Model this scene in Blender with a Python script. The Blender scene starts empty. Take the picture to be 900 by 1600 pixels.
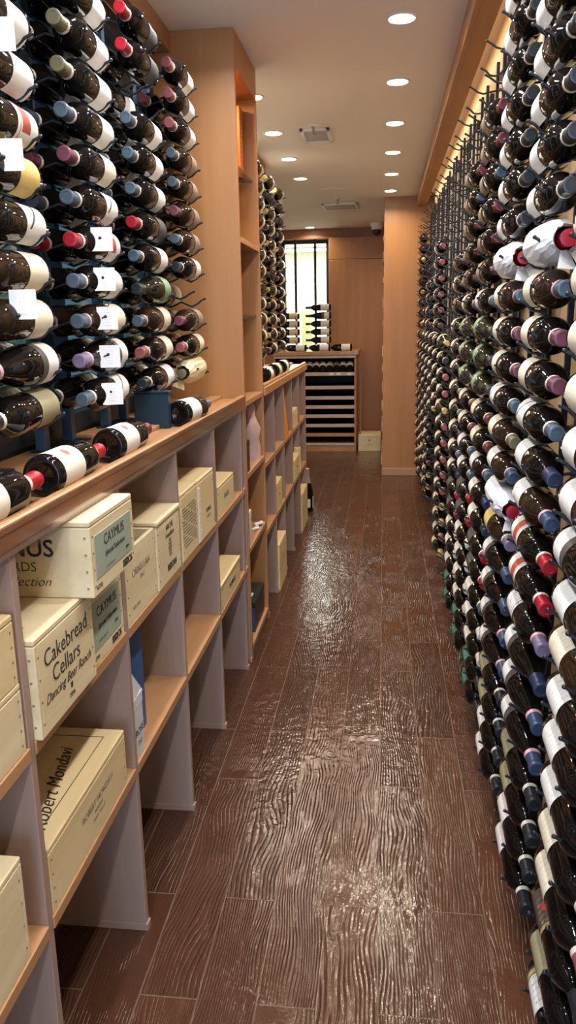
import bpy, bmesh, math, random
from mathutils import Vector, Matrix, Quaternion
random.seed(7)
PI = math.pi
sc = bpy.context.scene
COL = sc.collection

# ------------------------------------------------------------------ materials
def nodes_of(name):
    m = bpy.data.materials.new(name); m.use_nodes = True
    nt = m.node_tree
    return m, nt, nt.nodes['Principled BSDF']

def N(nt, t, **kw):
    n = nt.nodes.new(t)
    for k, v in kw.items(): setattr(n, k, v)
    return n

def mth(nt, op, a, b=None, c=None):
    n = N(nt, 'ShaderNodeMath', operation=op)
    for i, v in enumerate((a, b, c)):
        if v is None: continue
        if isinstance(v, (int, float)): n.inputs[i].default_value = v
        else: nt.links.new(v, n.inputs[i])
    return n.outputs[0]

def mixc(nt, fac, a, b):
    n = N(nt, 'ShaderNodeMix', data_type='RGBA')
    for idx, v in ((0, fac), (6, a), (7, b)):
        if isinstance(v, (int, float)): n.inputs[idx].default_value = v
        elif isinstance(v, tuple): n.inputs[idx].default_value = (*v, 1)
        else: nt.links.new(v, n.inputs[idx])
    return n.outputs[2]

def simple(name, col, rough=0.5, metal=0.0, spec=0.5, vary=0.06, scale=18.0, coat=0.0, emit=None, estr=0):
    m, nt, b = nodes_of(name)
    tc = N(nt, 'ShaderNodeTexCoord'); no = N(nt, 'ShaderNodeTexNoise')
    no.inputs['Scale'].default_value = scale; no.inputs['Detail'].default_value = 3
    nt.links.new(tc.outputs['Object'], no.inputs['Vector'])
    dark = tuple(c * (1 - vary * 2) for c in col); lite = tuple(min(1, c * (1 + vary * 2)) for c in col)
    nt.links.new(mixc(nt, no.outputs['Fac'], dark, lite), b.inputs['Base Color'])
    b.inputs['Roughness'].default_value = rough; b.inputs['Metallic'].default_value = metal
    b.inputs['Specular IOR Level'].default_value = spec; b.inputs['Coat Weight'].default_value = coat
    if emit:
        b.inputs['Emission Color'].default_value = (*emit, 1); b.inputs['Emission Strength'].default_value = estr
    return m

def wood(name, c1, c2, axis='Z', scale=1.0, rough=0.42, bump=0.05, stretch=0.06, coat=0.0):
    m, nt, b = nodes_of(name)
    tc = N(nt, 'ShaderNodeTexCoord'); mp = N(nt, 'ShaderNodeMapping')
    s = [22 * scale] * 3; s['XYZ'.index(axis)] = 22 * scale * stretch
    mp.inputs['Scale'].default_value = s
    nt.links.new(tc.outputs['Object'], mp.inputs['Vector'])
    n1 = N(nt, 'ShaderNodeTexNoise'); n1.inputs['Scale'].default_value = 1.0; n1.inputs['Detail'].default_value = 6
    n1.inputs['Distortion'].default_value = 0.6
    nt.links.new(mp.outputs[0], n1.inputs['Vector'])
    mp2 = N(nt, 'ShaderNodeMapping'); s2 = [120 * scale] * 3; s2['XYZ'.index(axis)] = 5 * scale
    mp2.inputs['Scale'].default_value = s2; nt.links.new(tc.outputs['Object'], mp2.inputs['Vector'])
    n2 = N(nt, 'ShaderNodeTexNoise'); n2.inputs['Scale'].default_value = 1.0; n2.inputs['Detail'].default_value = 2
    nt.links.new(mp2.outputs[0], n2.inputs['Vector'])
    f = mth(nt, 'ADD', mth(nt, 'MULTIPLY', n1.outputs['Fac'], 0.75), mth(nt, 'MULTIPLY', n2.outputs['Fac'], 0.25))
    rp = N(nt, 'ShaderNodeValToRGB'); nt.links.new(f, rp.inputs[0])
    rp.color_ramp.elements[0].position = 0.3; rp.color_ramp.elements[0].color = (*c1, 1)
    rp.color_ramp.elements[1].position = 0.7; rp.color_ramp.elements[1].color = (*c2, 1)
    nt.links.new(rp.outputs[0], b.inputs['Base Color'])
    b.inputs['Roughness'].default_value = rough; b.inputs['Coat Weight'].default_value = coat
    b.inputs['Coat Roughness'].default_value = 0.15
    bp = N(nt, 'ShaderNodeBump'); bp.inputs['Strength'].default_value = bump; bp.inputs['Distance'].default_value = 0.002
    nt.links.new(n2.outputs['Fac'], bp.inputs['Height']); nt.links.new(bp.outputs[0], b.inputs['Normal'])
    return m

def label_mat(name, base, block=None, band=None, slash=None, ink=(0.12, 0.1, 0.09), text=0.6, dot=None):
    m, nt, b = nodes_of(name)
    uv = N(nt, 'ShaderNodeUVMap'); sp = N(nt, 'ShaderNodeSeparateXYZ'); nt.links.new(uv.outputs[0], sp.inputs[0])
    u, v = sp.outputs[0], sp.outputs[1]
    rng = lambda x, a, c: mth(nt, 'MULTIPLY', mth(nt, 'GREATER_THAN', x, a), mth(nt, 'LESS_THAN', x, c))
    no = N(nt, 'ShaderNodeTexNoise'); no.inputs['Scale'].default_value = 1.0; no.inputs['Detail'].default_value = 1
    mp = N(nt, 'ShaderNodeMapping'); mp.inputs['Scale'].default_value = (95, 9, 1); nt.links.new(uv.outputs[0], mp.inputs[0])
    nt.links.new(mp.outputs[0], no.inputs['Vector'])
    fr = mth(nt, 'FRACT', mth(nt, 'MULTIPLY', v, 7.0))
    rows = mth(nt, 'GREATER_THAN', fr, 0.62)
    words = mth(nt, 'GREATER_THAN', no.outputs['Fac'], 0.52)
    area = mth(nt, 'MULTIPLY', rng(u, 0.34, 0.66), rng(v, 0.15, 0.86))
    tf = mth(nt, 'MULTIPLY', mth(nt, 'MULTIPLY', mth(nt, 'MULTIPLY', rows, words), area), text)
    c = mixc(nt, tf, base, ink)
    if block:
        col, u0, u1, v0, v1 = block
        c = mixc(nt, mth(nt, 'MULTIPLY', rng(u, u0, u1), rng(v, v0, v1)), c, col)
    if band:
        for (col, v0, v1) in band:
            c = mixc(nt, rng(v, v0, v1), c, col)
    if slash:
        d = mth(nt, 'ABSOLUTE', mth(nt, 'SUBTRACT', mth(nt, 'SUBTRACT', v, 0.1), mth(nt, 'MULTIPLY', mth(nt, 'SUBTRACT', u, 0.3), 1.6)))
        c = mixc(nt, mth(nt, 'MULTIPLY', mth(nt, 'LESS_THAN', d, 0.045), rng(u, 0.25, 0.75)), c, slash)
    if dot:
        d2 = mth(nt, 'ADD', mth(nt, 'POWER', mth(nt, 'MULTIPLY', mth(nt, 'SUBTRACT', u, 0.5), 1.7), 2.0), mth(nt, 'POWER', mth(nt, 'SUBTRACT', v, 0.5), 2.0))
        c = mixc(nt, mth(nt, 'LESS_THAN', d2, 0.012), c, dot)
    nt.links.new(c, b.inputs['Base Color']); b.inputs['Roughness'].default_value = 0.6
    b.inputs['Specular IOR Level'].default_value = 0.3
    return m

def emis(name, col, s):
    m, nt, b = nodes_of(name)
    b.inputs['Base Color'].default_value = (*col, 1)
    b.inputs['Emission Color'].default_value = (*col, 1); b.inputs['Emission Strength'].default_value = s
    return m

def floor_mat():
    m, nt, b = nodes_of('stamped wood plank floor')
    tc = N(nt, 'ShaderNodeTexCoord'); sp = N(nt, 'ShaderNodeSeparateXYZ'); nt.links.new(tc.outputs['Object'], sp.inputs[0])
    X, Y = sp.outputs[0], sp.outputs[1]
    cb = N(nt, 'ShaderNodeCombineXYZ'); nt.links.new(Y, cb.inputs[0]); nt.links.new(mth(nt, 'ADD', X, 2.367), cb.inputs[1])
    br = N(nt, 'ShaderNodeTexBrick'); nt.links.new(cb.outputs[0], br.inputs['Vector'])
    br.offset = 0.37; br.offset_frequency = 2; br.squash = 1.0
    for k, val in (('Scale', 1.0), ('Mortar Size', 0.0022), ('Mortar Smooth', 0.25), ('Bias', 0.0), ('Brick Width', 0.86), ('Row Height', 0.1315)):
        br.inputs[k].default_value = val
    br.inputs['Color1'].default_value = (0, 0, 0, 1); br.inputs['Color2'].default_value = (1, 1, 1, 1); br.inputs['Mortar'].default_value = (0.5, 0.5, 0.5, 1)
    rnd = N(nt, 'ShaderNodeSeparateColor'); nt.links.new(br.outputs['Color'], rnd.inputs[0]); rv = rnd.outputs[0]
    # grain coordinates shifted per plank
    g = N(nt, 'ShaderNodeCombineXYZ')
    nt.links.new(mth(nt, 'ADD', mth(nt, 'MULTIPLY', X, mth(nt, 'ADD', 0.75, mth(nt, 'MULTIPLY', mth(nt, 'FRACT', mth(nt, 'MULTIPLY', rv, 5.7)), 0.75))), mth(nt, 'MULTIPLY', rv, 3.1)), g.inputs[0])
    nt.links.new(mth(nt, 'ADD', mth(nt, 'MULTIPLY', Y, 0.34), mth(nt, 'MULTIPLY', rv, 7.7)), g.inputs[1])
    wv = N(nt, 'ShaderNodeTexWave', wave_type='BANDS', bands_direction='X'); nt.links.new(g.outputs[0], wv.inputs['Vector'])
    for k, val in (('Scale', 36.0), ('Distortion', 46.0), ('Detail', 2.0), ('Detail Scale', 0.13), ('Detail Roughness', 0.55)):
        wv.inputs[k].default_value = val
    gn = N(nt, 'ShaderNodeTexNoise'); gmap = N(nt, 'ShaderNodeMapping'); gmap.inputs['Scale'].default_value = (110, 14, 1)
    nt.links.new(tc.outputs['Object'], gmap.inputs[0]); nt.links.new(gmap.outputs[0], gn.inputs['Vector'])
    gn.inputs['Scale'].default_value = 1; gn.inputs['Detail'].default_value = 3
    ln = N(nt, 'ShaderNodeTexNoise'); ln.inputs['Scale'].default_value = 3.2; ln.inputs['Detail'].default_value = 2
    nt.links.new(tc.outputs['Object'], ln.inputs['Vector'])
    mn = N(nt, 'ShaderNodeTexNoise'); mn.inputs['Scale'].default_value = 24; mn.inputs['Detail'].default_value = 4
    nt.links.new(tc.outputs['Object'], mn.inputs['Vector'])
    bk = N(nt, 'ShaderNodeTexNoise'); bmap = N(nt, 'ShaderNodeMapping'); bmap.inputs['Scale'].default_value = (45, 9, 1); nt.links.new(tc.outputs['Object'], bmap.inputs[0]); nt.links.new(bmap.outputs[0], bk.inputs['Vector']); bk.inputs['Detail'].default_value = 4; bk.inputs['Scale'].default_value = 1
    bkc = N(nt, 'ShaderNodeClamp'); nt.links.new(mth(nt, 'MULTIPLY', mth(nt, 'SUBTRACT', bk.outputs['Fac'], 0.34), 3.6), bkc.inputs[0])
    wp = mth(nt, 'MULTIPLY', mth(nt, 'POWER', wv.outputs['Fac'], 4.5), bkc.outputs[0])
    amp = N(nt, 'ShaderNodeClamp'); nt.links.new(mth(nt, 'ADD', mth(nt, 'MULTIPLY', mth(nt, 'SUBTRACT', ln.outputs['Fac'], 0.30), 3.4), mth(nt, 'MULTIPLY', mth(nt, 'SUBTRACT', mth(nt, 'FRACT', mth(nt, 'MULTIPLY', rv, 7.31)), 0.4), 0.9)), amp.inputs[0]); amp = amp.outputs[0]
    h = mth(nt, 'ADD', mth(nt, 'MULTIPLY', mth(nt, 'MULTIPLY', wp, amp), -0.95), mth(nt, 'MULTIPLY', gn.outputs['Fac'], 0.10))
    h = mth(nt, 'ADD', h, mth(nt, 'MULTIPLY', mn.outputs['Fac'], 1.5))
    h = mth(nt, 'SUBTRACT', h, mth(nt, 'MULTIPLY', br.outputs['Fac'], 0.9))
    base = mixc(nt, rv, (0.044, 0.0155, 0.0085), (0.074, 0.027, 0.014))
    base = mixc(nt, mth(nt, 'MULTIPLY', mth(nt, 'MULTIPLY', wp, amp), 0.7), base, (0.018, 0.008, 0.005))
    base = mixc(nt, mth(nt, 'MULTIPLY', ln.outputs['Fac'], 0.35), base, (0.10, 0.05, 0.028))
    base = mixc(nt, br.outputs['Fac'], base, (0.14, 0.09, 0.06))
    nt.links.new(base, b.inputs['Base Color'])
    nt.links.new(mth(nt, 'ADD', 0.09, mth(nt, 'MULTIPLY', ln.outputs['Fac'], 0.10)), b.inputs['Roughness'])
    b.inputs['Specular IOR Level'].default_value = 0.5
    bp = N(nt, 'ShaderNodeBump'); bp.inputs['Strength'].default_value = 0.62; bp.inputs['Distance'].default_value = 0.0038
    nt.links.new(h, bp.inputs['Height']); nt.links.new(bp.outputs[0], b.inputs['Normal'])
    return m

M = {}
M['floor'] = floor_mat()
M['ceil'] = simple('painted ceiling', (0.72, 0.67, 0.645), 0.75, vary=0.015, scale=2)
M['veneer'] = wood('cherry veneer panel', (0.34, 0.150, 0.048), (0.42, 0.195, 0.068), 'Z', 0.5, 0.42)
M['veneer_y'] = wood('cherry trim along the room', (0.30, 0.13, 0.05), (0.38, 0.18, 0.075), 'Y', 0.5, 0.38)
M['maple'] = wood('pale maple wall panel', (0.50, 0.33, 0.16), (0.60, 0.42, 0.22), 'Z', 0.4, 0.5)
M['cab'] = wood('birch divider veneer', (0.30, 0.195, 0.15), (0.38, 0.265, 0.21), 'Z', 0.6, 0.45)
M['shelf'] = wood('shelf board veneer', (0.37, 0.185, 0.08), (0.46, 0.25, 0.115), 'Y', 0.6, 0.42)
M['top'] = wood('oiled counter top', (0.36, 0.17, 0.07), (0.46, 0.24, 0.11), 'Y', 0.6, 0.33, coat=0.2)
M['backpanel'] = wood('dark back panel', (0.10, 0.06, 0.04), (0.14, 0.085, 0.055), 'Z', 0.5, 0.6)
M['slat'] = wood('pale slat front', (0.42, 0.33, 0.29), (0.52, 0.42, 0.37), 'X', 0.6, 0.4)
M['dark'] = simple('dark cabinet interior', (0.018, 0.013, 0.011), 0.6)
M['pine'] = wood('pine crate board', (0.60, 0.45, 0.22), (0.70, 0.56, 0.31), 'Y', 0.5, 0.6, stretch=0.12)
M['pine_pale'] = wood('pale pine crate board', (0.60, 0.48, 0.27), (0.73, 0.62, 0.40), 'Y', 0.8, 0.6, stretch=0.12)
M['pine_x'] = wood('pine crate board end', (0.62, 0.53, 0.36), (0.72, 0.63, 0.46), 'X', 0.5, 0.6, stretch=0.12)
M['black_metal'] = simple('black powder coated steel', (0.020, 0.024, 0.030), 0.38, 0.4)
M['daylit_metal'] = simple('rack steel with daylight blue mixed in', (0.04, 0.085, 0.15), 0.36, 0.2)  # left racks: blue of reflected daylight is put into the steel colour
M['navy_box'] = simple('dark teal steel', (0.012, 0.035, 0.055), 0.4, 0.3)
M['rack_right'] = simple('blue black rack steel right', (0.016, 0.022, 0.034), 0.36, 0.3)
M['plate'] = simple('grey back plate', (0.30, 0.29, 0.27), 0.4, 0.2)
M['glass_dark'] = simple('dark bottle glass', (0.006, 0.0045, 0.004), 0.035, 0, 0.3, vary=0.0)
M['glass_brown'] = simple('brown bottle glass', (0.020, 0.011, 0.006), 0.035, 0, 0.3, vary=0.0)
M['glass_olive'] = simple('olive bottle glass', (0.010, 0.010, 0.005), 0.035, 0, 0.3, vary=0.0)
CAPC = {'black': (0.02, 0.024, 0.028), 'navy': (0.022, 0.035, 0.085), 'slate': (0.075, 0.11, 0.145), 'purple': (0.17, 0.05, 0.075),
        'red': (0.36, 0.010, 0.022), 'maroon': (0.13, 0.025, 0.03), 'olive': (0.16, 0.14, 0.075), 'lavender': (0.20, 0.155, 0.25),
        'blue': (0.04, 0.068, 0.13), 'gold': (0.55, 0.42, 0.18), 'white': (0.68, 0.66, 0.60), 'pink': (0.30, 0.09, 0.095)}
for k, c in CAPC.items(): M['cap_' + k] = simple(k + ' foil capsule', c, 0.34, 0.15, 0.5, vary=0.05)
M['band_white'] = simple('white neck band paper', (0.68, 0.63, 0.55), 0.5)
M['band_pink'] = simple('pink neck band paper', (0.62, 0.36, 0.42), 0.5)
W, CR = (0.72, 0.70, 0.66), (0.70, 0.63, 0.48)
DK = (0.035, 0.03, 0.03)
M['lab_white'] = label_mat('white paper label', W, text=0.28)
M['lab_cream'] = label_mat('cream paper label', CR, text=0.28)
M['lab_yellow'] = label_mat('yellow paper label', (0.62, 0.46, 0.15))
M['lab_redblock'] = label_mat('white label with red block', W, block=((0.38, 0.07, 0.035), 0.2, 0.8, 0.38, 0.78), band=[((0.5, 0.2, 0.13), 0.84, 0.88)], text=0.2)
M['lab_band'] = label_mat('white label with dark shoulder band', W, band=[((0.075, 0.065, 0.055), 0.66, 1.0)], text=0.25)
M['lab_letters'] = label_mat('white label with black lettered band', W, band=[((0.05, 0.05, 0.06), 0.80, 0.84), ((0.05, 0.05, 0.06), 0.94, 1.0)], text=0.9)
M['lab_slash'] = label_mat('white label with black slash', W, slash=DK, text=0.2)
M['lab_green'] = label_mat('green label', (0.20, 0.30, 0.17), ink=(0.6, 0.6, 0.45))
M['lab_dkgreen'] = label_mat('dark green label', (0.03, 0.16, 0.10), ink=(0.5, 0.55, 0.45))
M['lab_olive'] = label_mat('olive label', (0.30, 0.27, 0.15), text=0.3)
M['lab_dark'] = label_mat('charcoal label', (0.06, 0.06, 0.062), ink=(0.35, 0.33, 0.3))
M['lab_beige'] = label_mat('brown grey label', (0.27, 0.21, 0.16))
M['lab_reddot'] = label_mat('dark label with red dot', (0.085, 0.06, 0.045), dot=(0.62, 0.05, 0.04), band=[((0.35, 0.27, 0.1), 0.9, 1.0)], ink=(0.4, 0.3, 0.15))
M['lab_goldband'] = label_mat('white label with gold band', W, band=[((0.05, 0.05, 0.055), 0.0, 0.2), ((0.45, 0.33, 0.12), 0.06, 0.17)])
M['lab_crest'] = label_mat('cream label with red crest', (0.72, 0.66, 0.54), dot=(0.55, 0.12, 0.09), text=0.35)
M['tissue'] = simple('white tissue paper', (0.74, 0.74, 0.76), 0.7, vary=0.05, scale=40)
M['straw'] = simple('cream tissue wrap', (0.62, 0.53, 0.33), 0.8, vary=0.22, scale=60)
M['card'] = label_mat('white price card', (0.76, 0.75, 0.73), text=0.35)
M['ink'] = simple('black printed ink', (0.025, 0.02, 0.018), 0.6)
M['ink_soft'] = simple('faded brown ink', (0.20, 0.16, 0.11), 0.7)
M['sage'] = simple('sage green paper label', (0.30, 0.35, 0.27), 0.6, vary=0.03)
M['white'] = simple('white painted metal', (0.74, 0.72, 0.68), 0.5)
M['grille'] = simple('grey diffuser', (0.36, 0.34, 0.38), 0.6)
M['orange'] = simple('orange carton', (0.72, 0.27, 0.03), 0.45)
M['redorange'] = simple('red orange carton', (0.50, 0.13, 0.03), 0.5)
M['pinktissue'] = simple('pink tissue paper', (0.52, 0.36, 0.33), 0.7, vary=0.08, scale=30)
M['bluebox'] = simple('blue carton', (0.02, 0.09, 0.24), 0.45)
M['blackbox'] = simple('black gift box', (0.018, 0.022, 0.022), 0.4)
M['carton'] = simple('white printed carton', (0.60, 0.60, 0.60), 0.6)
M['plastic'] = simple('black dome plastic', (0.02, 0.02, 0.02), 0.15)
M['lens'] = emis('lit downlight lens', (1.0, 0.93, 0.80), 22)
M['puck'] = emis('lit puck light', (1.0, 0.72, 0.36), 6)
M['strip'] = emis('lit strip diffuser', (1.0, 0.85, 0.60), 2)
M['roomlight'] = emis('lit fluorescent panel', (0.95, 1.0, 0.97), 9)
M['roomwall'] = simple('shop wall', (0.80, 0.80, 0.72), 0.7)
M['paleyellow'] = simple('pale green wall board', (0.55, 0.62, 0.36), 0.6)

def clear(name, tint=(0.9, 0.95, 0.95), alpha=0.25, rough=0.03):
    m, nt, b = nodes_of(name)
    out = nt.nodes['Material Output']
    tr = N(nt, 'ShaderNodeBsdfTransparent'); tr.inputs[0].default_value = (*tint, 1)
    gl = N(nt, 'ShaderNodeBsdfGlossy'); gl.inputs['Roughness'].default_value = rough
    fr = N(nt, 'ShaderNodeFresnel'); fr.inputs[0].default_value = 1.5
    no = N(nt, 'ShaderNodeTexNoise'); no.inputs['Scale'].default_value = 3
    f = mth(nt, 'MULTIPLY', mth(nt, 'ADD', fr.outputs[0], alpha), mth(nt, 'ADD', 0.9, mth(nt, 'MULTIPLY', no.outputs['Fac'], 0.2)))
    mx = N(nt, 'ShaderNodeMixShader'); nt.links.new(f, mx.inputs[0])
    ge = N(nt, 'ShaderNodeNewGeometry'); f2 = mth(nt, 'MULTIPLY', f, mth(nt, 'SUBTRACT', 1.0, ge.outputs['Backfacing'])); nt.links.new(f2, mx.inputs[0])
    nt.links.new(tr.outputs[0], mx.inputs[1]); nt.links.new(gl.outputs[0], mx.inputs[2]); nt.links.new(mx.outputs[0], out.inputs[0])
    return m
M['pane'] = clear('window glass', (0.75, 0.88, 0.90), 0.04)
M['pane_end'] = clear('end window glass', (0.96, 0.98, 0.96), 0.0)
M['acrylic'] = clear('clear acrylic strip', (0.95, 0.92, 0.93), 0.16, 0.10)
M['shelfglass'] = clear('glass shelf', (0.62, 0.70, 0.66), 0.10)

def facade_mat():
    m, nt, b = nodes_of('facade across the way')
    tc = N(nt, 'ShaderNodeTexCoord'); sp = N(nt, 'ShaderNodeSeparateXYZ'); nt.links.new(tc.outputs['Object'], sp.inputs[0])
    cb = N(nt, 'ShaderNodeCombineXYZ'); nt.links.new(sp.outputs[1], cb.inputs[0]); nt.links.new(sp.outputs[2], cb.inputs[1])
    br = N(nt, 'ShaderNodeTexBrick'); nt.links.new(cb.outputs[0], br.inputs['Vector']); br.offset = 0.3
    for k, val in (('Scale', 1.0), ('Mortar Size', 0.03), ('Brick Width', 0.75), ('Row Height', 0.42)): br.inputs[k].default_value = val
    br.inputs['Color1'].default_value = (0.05, 0.16, 0.20, 1); br.inputs['Color2'].default_value = (0.34, 0.44, 0.38, 1); br.inputs['Mortar'].default_value = (0.50, 0.42, 0.28, 1)
    nt.links.new(br.outputs['Color'], b.inputs['Base Color']); b.inputs['Roughness'].default_value = 0.4
    return m
M['facade'] = facade_mat()

# ------------------------------------------------------------------ mesh helpers
def bm_box(bm, x0, x1, y0, y1, z0, z1, mi=0):
    vs = [bm.verts.new((x, y, z)) for x in (x0, x1) for y in (y0, y1) for z in (z0, z1)]
    for f in ((0, 1, 3, 2), (4, 6, 7, 5), (0, 4, 5, 1), (2, 3, 7, 6), (0, 2, 6, 4), (1, 5, 7, 3)):
        fc = bm.faces.new([vs[i] for i in f]); fc.material_index = mi
    return vs

def finish(bm, name, mats, bevel=0.0, smooth=False):
    bmesh.ops.recalc_face_normals(bm, faces=bm.faces)
    if bevel > 0:
        bmesh.ops.bevel(bm, geom=list(bm.edges), offset=bevel, segments=1, affect='EDGES', profile=0.5)
    me = bpy.data.meshes.new(name); bm.to_mesh(me); bm.free()
    for mt in (mats if isinstance(mats, (list, tuple)) else [mats]): me.materials.append(mt)
    if smooth:
        for p in me.polygons: p.use_smooth = True
        me.set_sharp_from_angle(angle=math.radians(48))
    return me

def link(name, me, parent=None, loc=None):
    o = bpy.data.objects.new(name, me); COL.objects.link(o)
    if parent: o.parent = parent
    if loc is not None: o.location = loc
    return o

def boxes(name, lst, mat, parent=None, bevel=0.0, off=(0, 0, 0)):
    bm = bmesh.new()
    for b in lst:
        b = (b[0] - off[0], b[1] - off[0], b[2] - off[1], b[3] - off[1], b[4] - off[2], b[5] - off[2])
        bm_box(bm, *b)
    return link(name, finish(bm, name, mat, bevel), parent)

def tag(o, label, cat, group=None, kind=None):
    o['label'] = label; o['category'] = cat
    if group: o['group'] = group
    if kind: o['kind'] = kind
    return o

def thing(name, label, cat, loc=(0, 0, 0), group=None):
    o = bpy.data.objects.new(name, None); COL.objects.link(o); o.location = loc
    o.empty_display_size = 0.05
    return tag(o, label, cat, group)

def struct(name, lst, mat, bevel=0.0):
    o = boxes(name, lst, mat, None, bevel); o['kind'] = 'structure'; return o

def tube_bm(bm, pts, r, seg=6):
    rings = []
    for i, p in enumerate(pts):
        p = Vector(p)
        d = (Vector(pts[min(i + 1, len(pts) - 1)]) - Vector(pts[max(i - 1, 0)])).normalized()
        a = d.cross(Vector((0, 1, 0)) if abs(d.y) < 0.9 else Vector((0, 0, 1))).normalized(); c = d.cross(a)
        rings.append([bm.verts.new(p + r * (math.cos(t) * a + math.sin(t) * c)) for t in [2 * PI * k / seg for k in range(seg)]])
    for A, B in zip(rings, rings[1:]):
        for k in range(seg): bm.faces.new((A[k], A[(k + 1) % seg], B[(k + 1) % seg], B[k]))
    bm.faces.new(rings[0][::-1]); bm.faces.new(rings[-1])

def lathe_me(name, prof, seg, mat, closed=True):
    """profile of (radius, height) turned round the local Y axis, height running towards -Y"""
    bm = bmesh.new(); rings = []
    for r, h in prof:
        if r < 1e-5: rings.append([bm.verts.new((0, -h, 0))])
        else: rings.append([bm.verts.new((r * math.sin(2 * PI * k / seg), -h, r * math.cos(2 * PI * k / seg))) for k in range(seg)])
    for A, B in zip(rings, rings[1:]):
        for k in range(seg):
            k2 = (k + 1) % seg
            if len(A) == 1 and len(B) > 1: bm.faces.new((A[0], B[k], B[k2]))
            elif len(B) == 1 and len(A) > 1: bm.faces.new((A[k], A[k2], B[0]))
            elif len(A) > 1: bm.faces.new((A[k], A[k2], B[k2], B[k]))
    return finish(bm, name, mat, 0, True)

def patch_me(name, r, y0, y1, half, seg, mat, mid=0.0, r1=None):
    """paper patch wrapped on the bottle, centred on local +Z turned by mid"""
    bm = bmesh.new(); uvl = bm.loops.layers.uv.new('UVMap'); r1 = r1 or r
    rows = [[bm.verts.new((rr * math.sin(a), -y, rr * math.cos(a))) for a in [mid - half + 2 * half * k / seg for k in range(seg + 1)]] for y, rr in ((y0, r), (y1, r1))]
    for k in range(seg):
        f = bm.faces.new((rows[0][k], rows[0][k + 1], rows[1][k + 1], rows[1][k]))
        for lp, (u, v) in zip(f.loops, ((k, 0), (k + 1, 0), (k + 1, 1), (k, 1))): lp[uvl].uv = (u / seg, v)
    me = bpy.data.meshes.new(name); bm.normal_update(); bm.to_mesh(me); bm.free(); me.materials.append(mat)
    for p in me.polygons: p.use_smooth = True
    return me

# ------------------------------------------------------------------ bottles
BORD = [(0, .010), (.018, .006), (.030, .0), (.0355, .002), (.0380, .008), (.0380, .183), (.0372, .194), (.0340, .205), (.0280, .2155), (.0215, .224), (.0175, .232), (.0155, .241), (.0147, .256), (.0143, .284), (.0155, .286), (.0155, .294), (.0125, .297), (0, .297)]
BURG = [(0, .012), (.020, .007), (.032, .0), (.0385, .002), (.0410, .009), (.0410, .118), (.0400, .135), (.0365, .158), (.0305, .182), (.0240, .205), (.0188, .226), (.0158, .248), (.0146, .270), (.0144, .284), (.0158, .286), (.0158, .293), (.0125, .296), (0, .296)]
CHAMP = [(0, .014), (.022, .008), (.036, .0), (.0415, .002), (.0435, .010), (.0435, .125), (.0420, .145), (.0375, .172), (.0300, .198), (.0230, .220), (.0185, .240), (.0162, .262), (.0158, .290), (.0178, .296), (.0178, .312), (.012, .317), (0, .317)]
SHAPES = {'bord': (BORD, .038, .022, .119, .242), 'burg': (BURG, .041, .022, .106, .243), 'champ': (CHAMP, .0435, .030, .095, .215)}
_mc = {}
def cached(key, fn):
    if key not in _mc: _mc[key] = fn()
    return _mc[key]

def rad_at(prof, y):
    for (r0, h0), (r1, h1) in zip(prof[3:], prof[4:]):
        if h0 <= y <= h1: return r0 + (r1 - r0) * (y - h0) / max(1e-6, h1 - h0)
    return .015

# style: shape, label, capsule, neck band, glass
STY = {
 'wk': ('bord', 'white', 'black', 'white', 'dark'), 'cp': ('bord', 'cream', 'purple', 'white', 'dark'), 'cb': ('bord', 'cream', 'slate', 'pink', 'brown'),
 'sl': ('bord', 'slash', 'slate', 'white', 'dark'), 'wn': ('bord', 'white', 'navy', None, 'dark'), 'wp': ('bord', 'white', 'blue', 'pink', 'brown'),
 'rr': ('bord', 'redblock', 'red', 'white', 'dark'), 'xl': ('bord', 'letters', 'lavender', 'pink', 'dark'), 'bn': ('burg', 'band', 'navy', None, 'dark'),
 'bp': ('burg', 'band', 'blue', 'pink', 'dark'), 'ok': ('bord', 'olive', 'black', 'white', 'dark'), 'yl': ('burg', 'yellow', 'lavender', 'white', 'brown'),
 'bb': ('burg', 'band', 'blue', None, 'dark'), 'gk': ('burg', 'green', 'black', None, 'olive'), 'dr': ('bord', 'dark', 'red', 'white', 'dark'),
 'gg': ('bord', 'dkgreen', 'black', None, 'dark'), 'be': ('bord', 'beige', 'maroon', None, 'dark'), 'bs': ('bord', 'beige', 'blue', None, 'dark'),
 'ws': ('bord', 'white', 'slate', 'white', 'dark'), 'ww': ('bord', 'white', 'white', None, 'dark'), 'cm': ('bord', 'cream', 'maroon', 'white', 'dark'),
 'co': ('bord', 'cream', 'olive', 'white', 'brown'), 'rd': ('bord', 'reddot', 'black', None, 'dark'), 'gb': ('bord', 'goldband', 'black', None, 'dark'),
 'wo': ('bord', 'white', 'olive', 'white', 'dark'), 'cd': ('bord', 'cream', 'pink', 'white', 'dark'), 'wr': ('bord', 'white', 'pink', 'white', 'dark'),
 'yp': ('bord', 'yellow', 'slate', None, 'dark'), 'bl': ('burg', 'band', 'lavender', 'pink', 'dark'), 'nr': ('bord', None, 'red', 'white', 'dark'),
 'ns': ('bord', 'beige', 'slate', 'white', 'brown'), 'nm': ('bord', 'beige', 'purple', None, 'brown'), 'wg': ('burg', 'white', 'gold', None, 'dark'),
 'cg': ('burg', 'cream', 'gold', None, 'dark'), 'kk': ('burg', None, 'black', None, 'dark'), 'crest': ('bord', 'crest', 'red', 'white', 'dark'),
 'crk': ('bord', 'crest', 'maroon', None, 'dark'), 'wv': ('bord', 'white', 'lavender', 'pink', 'brown'),
}
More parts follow.
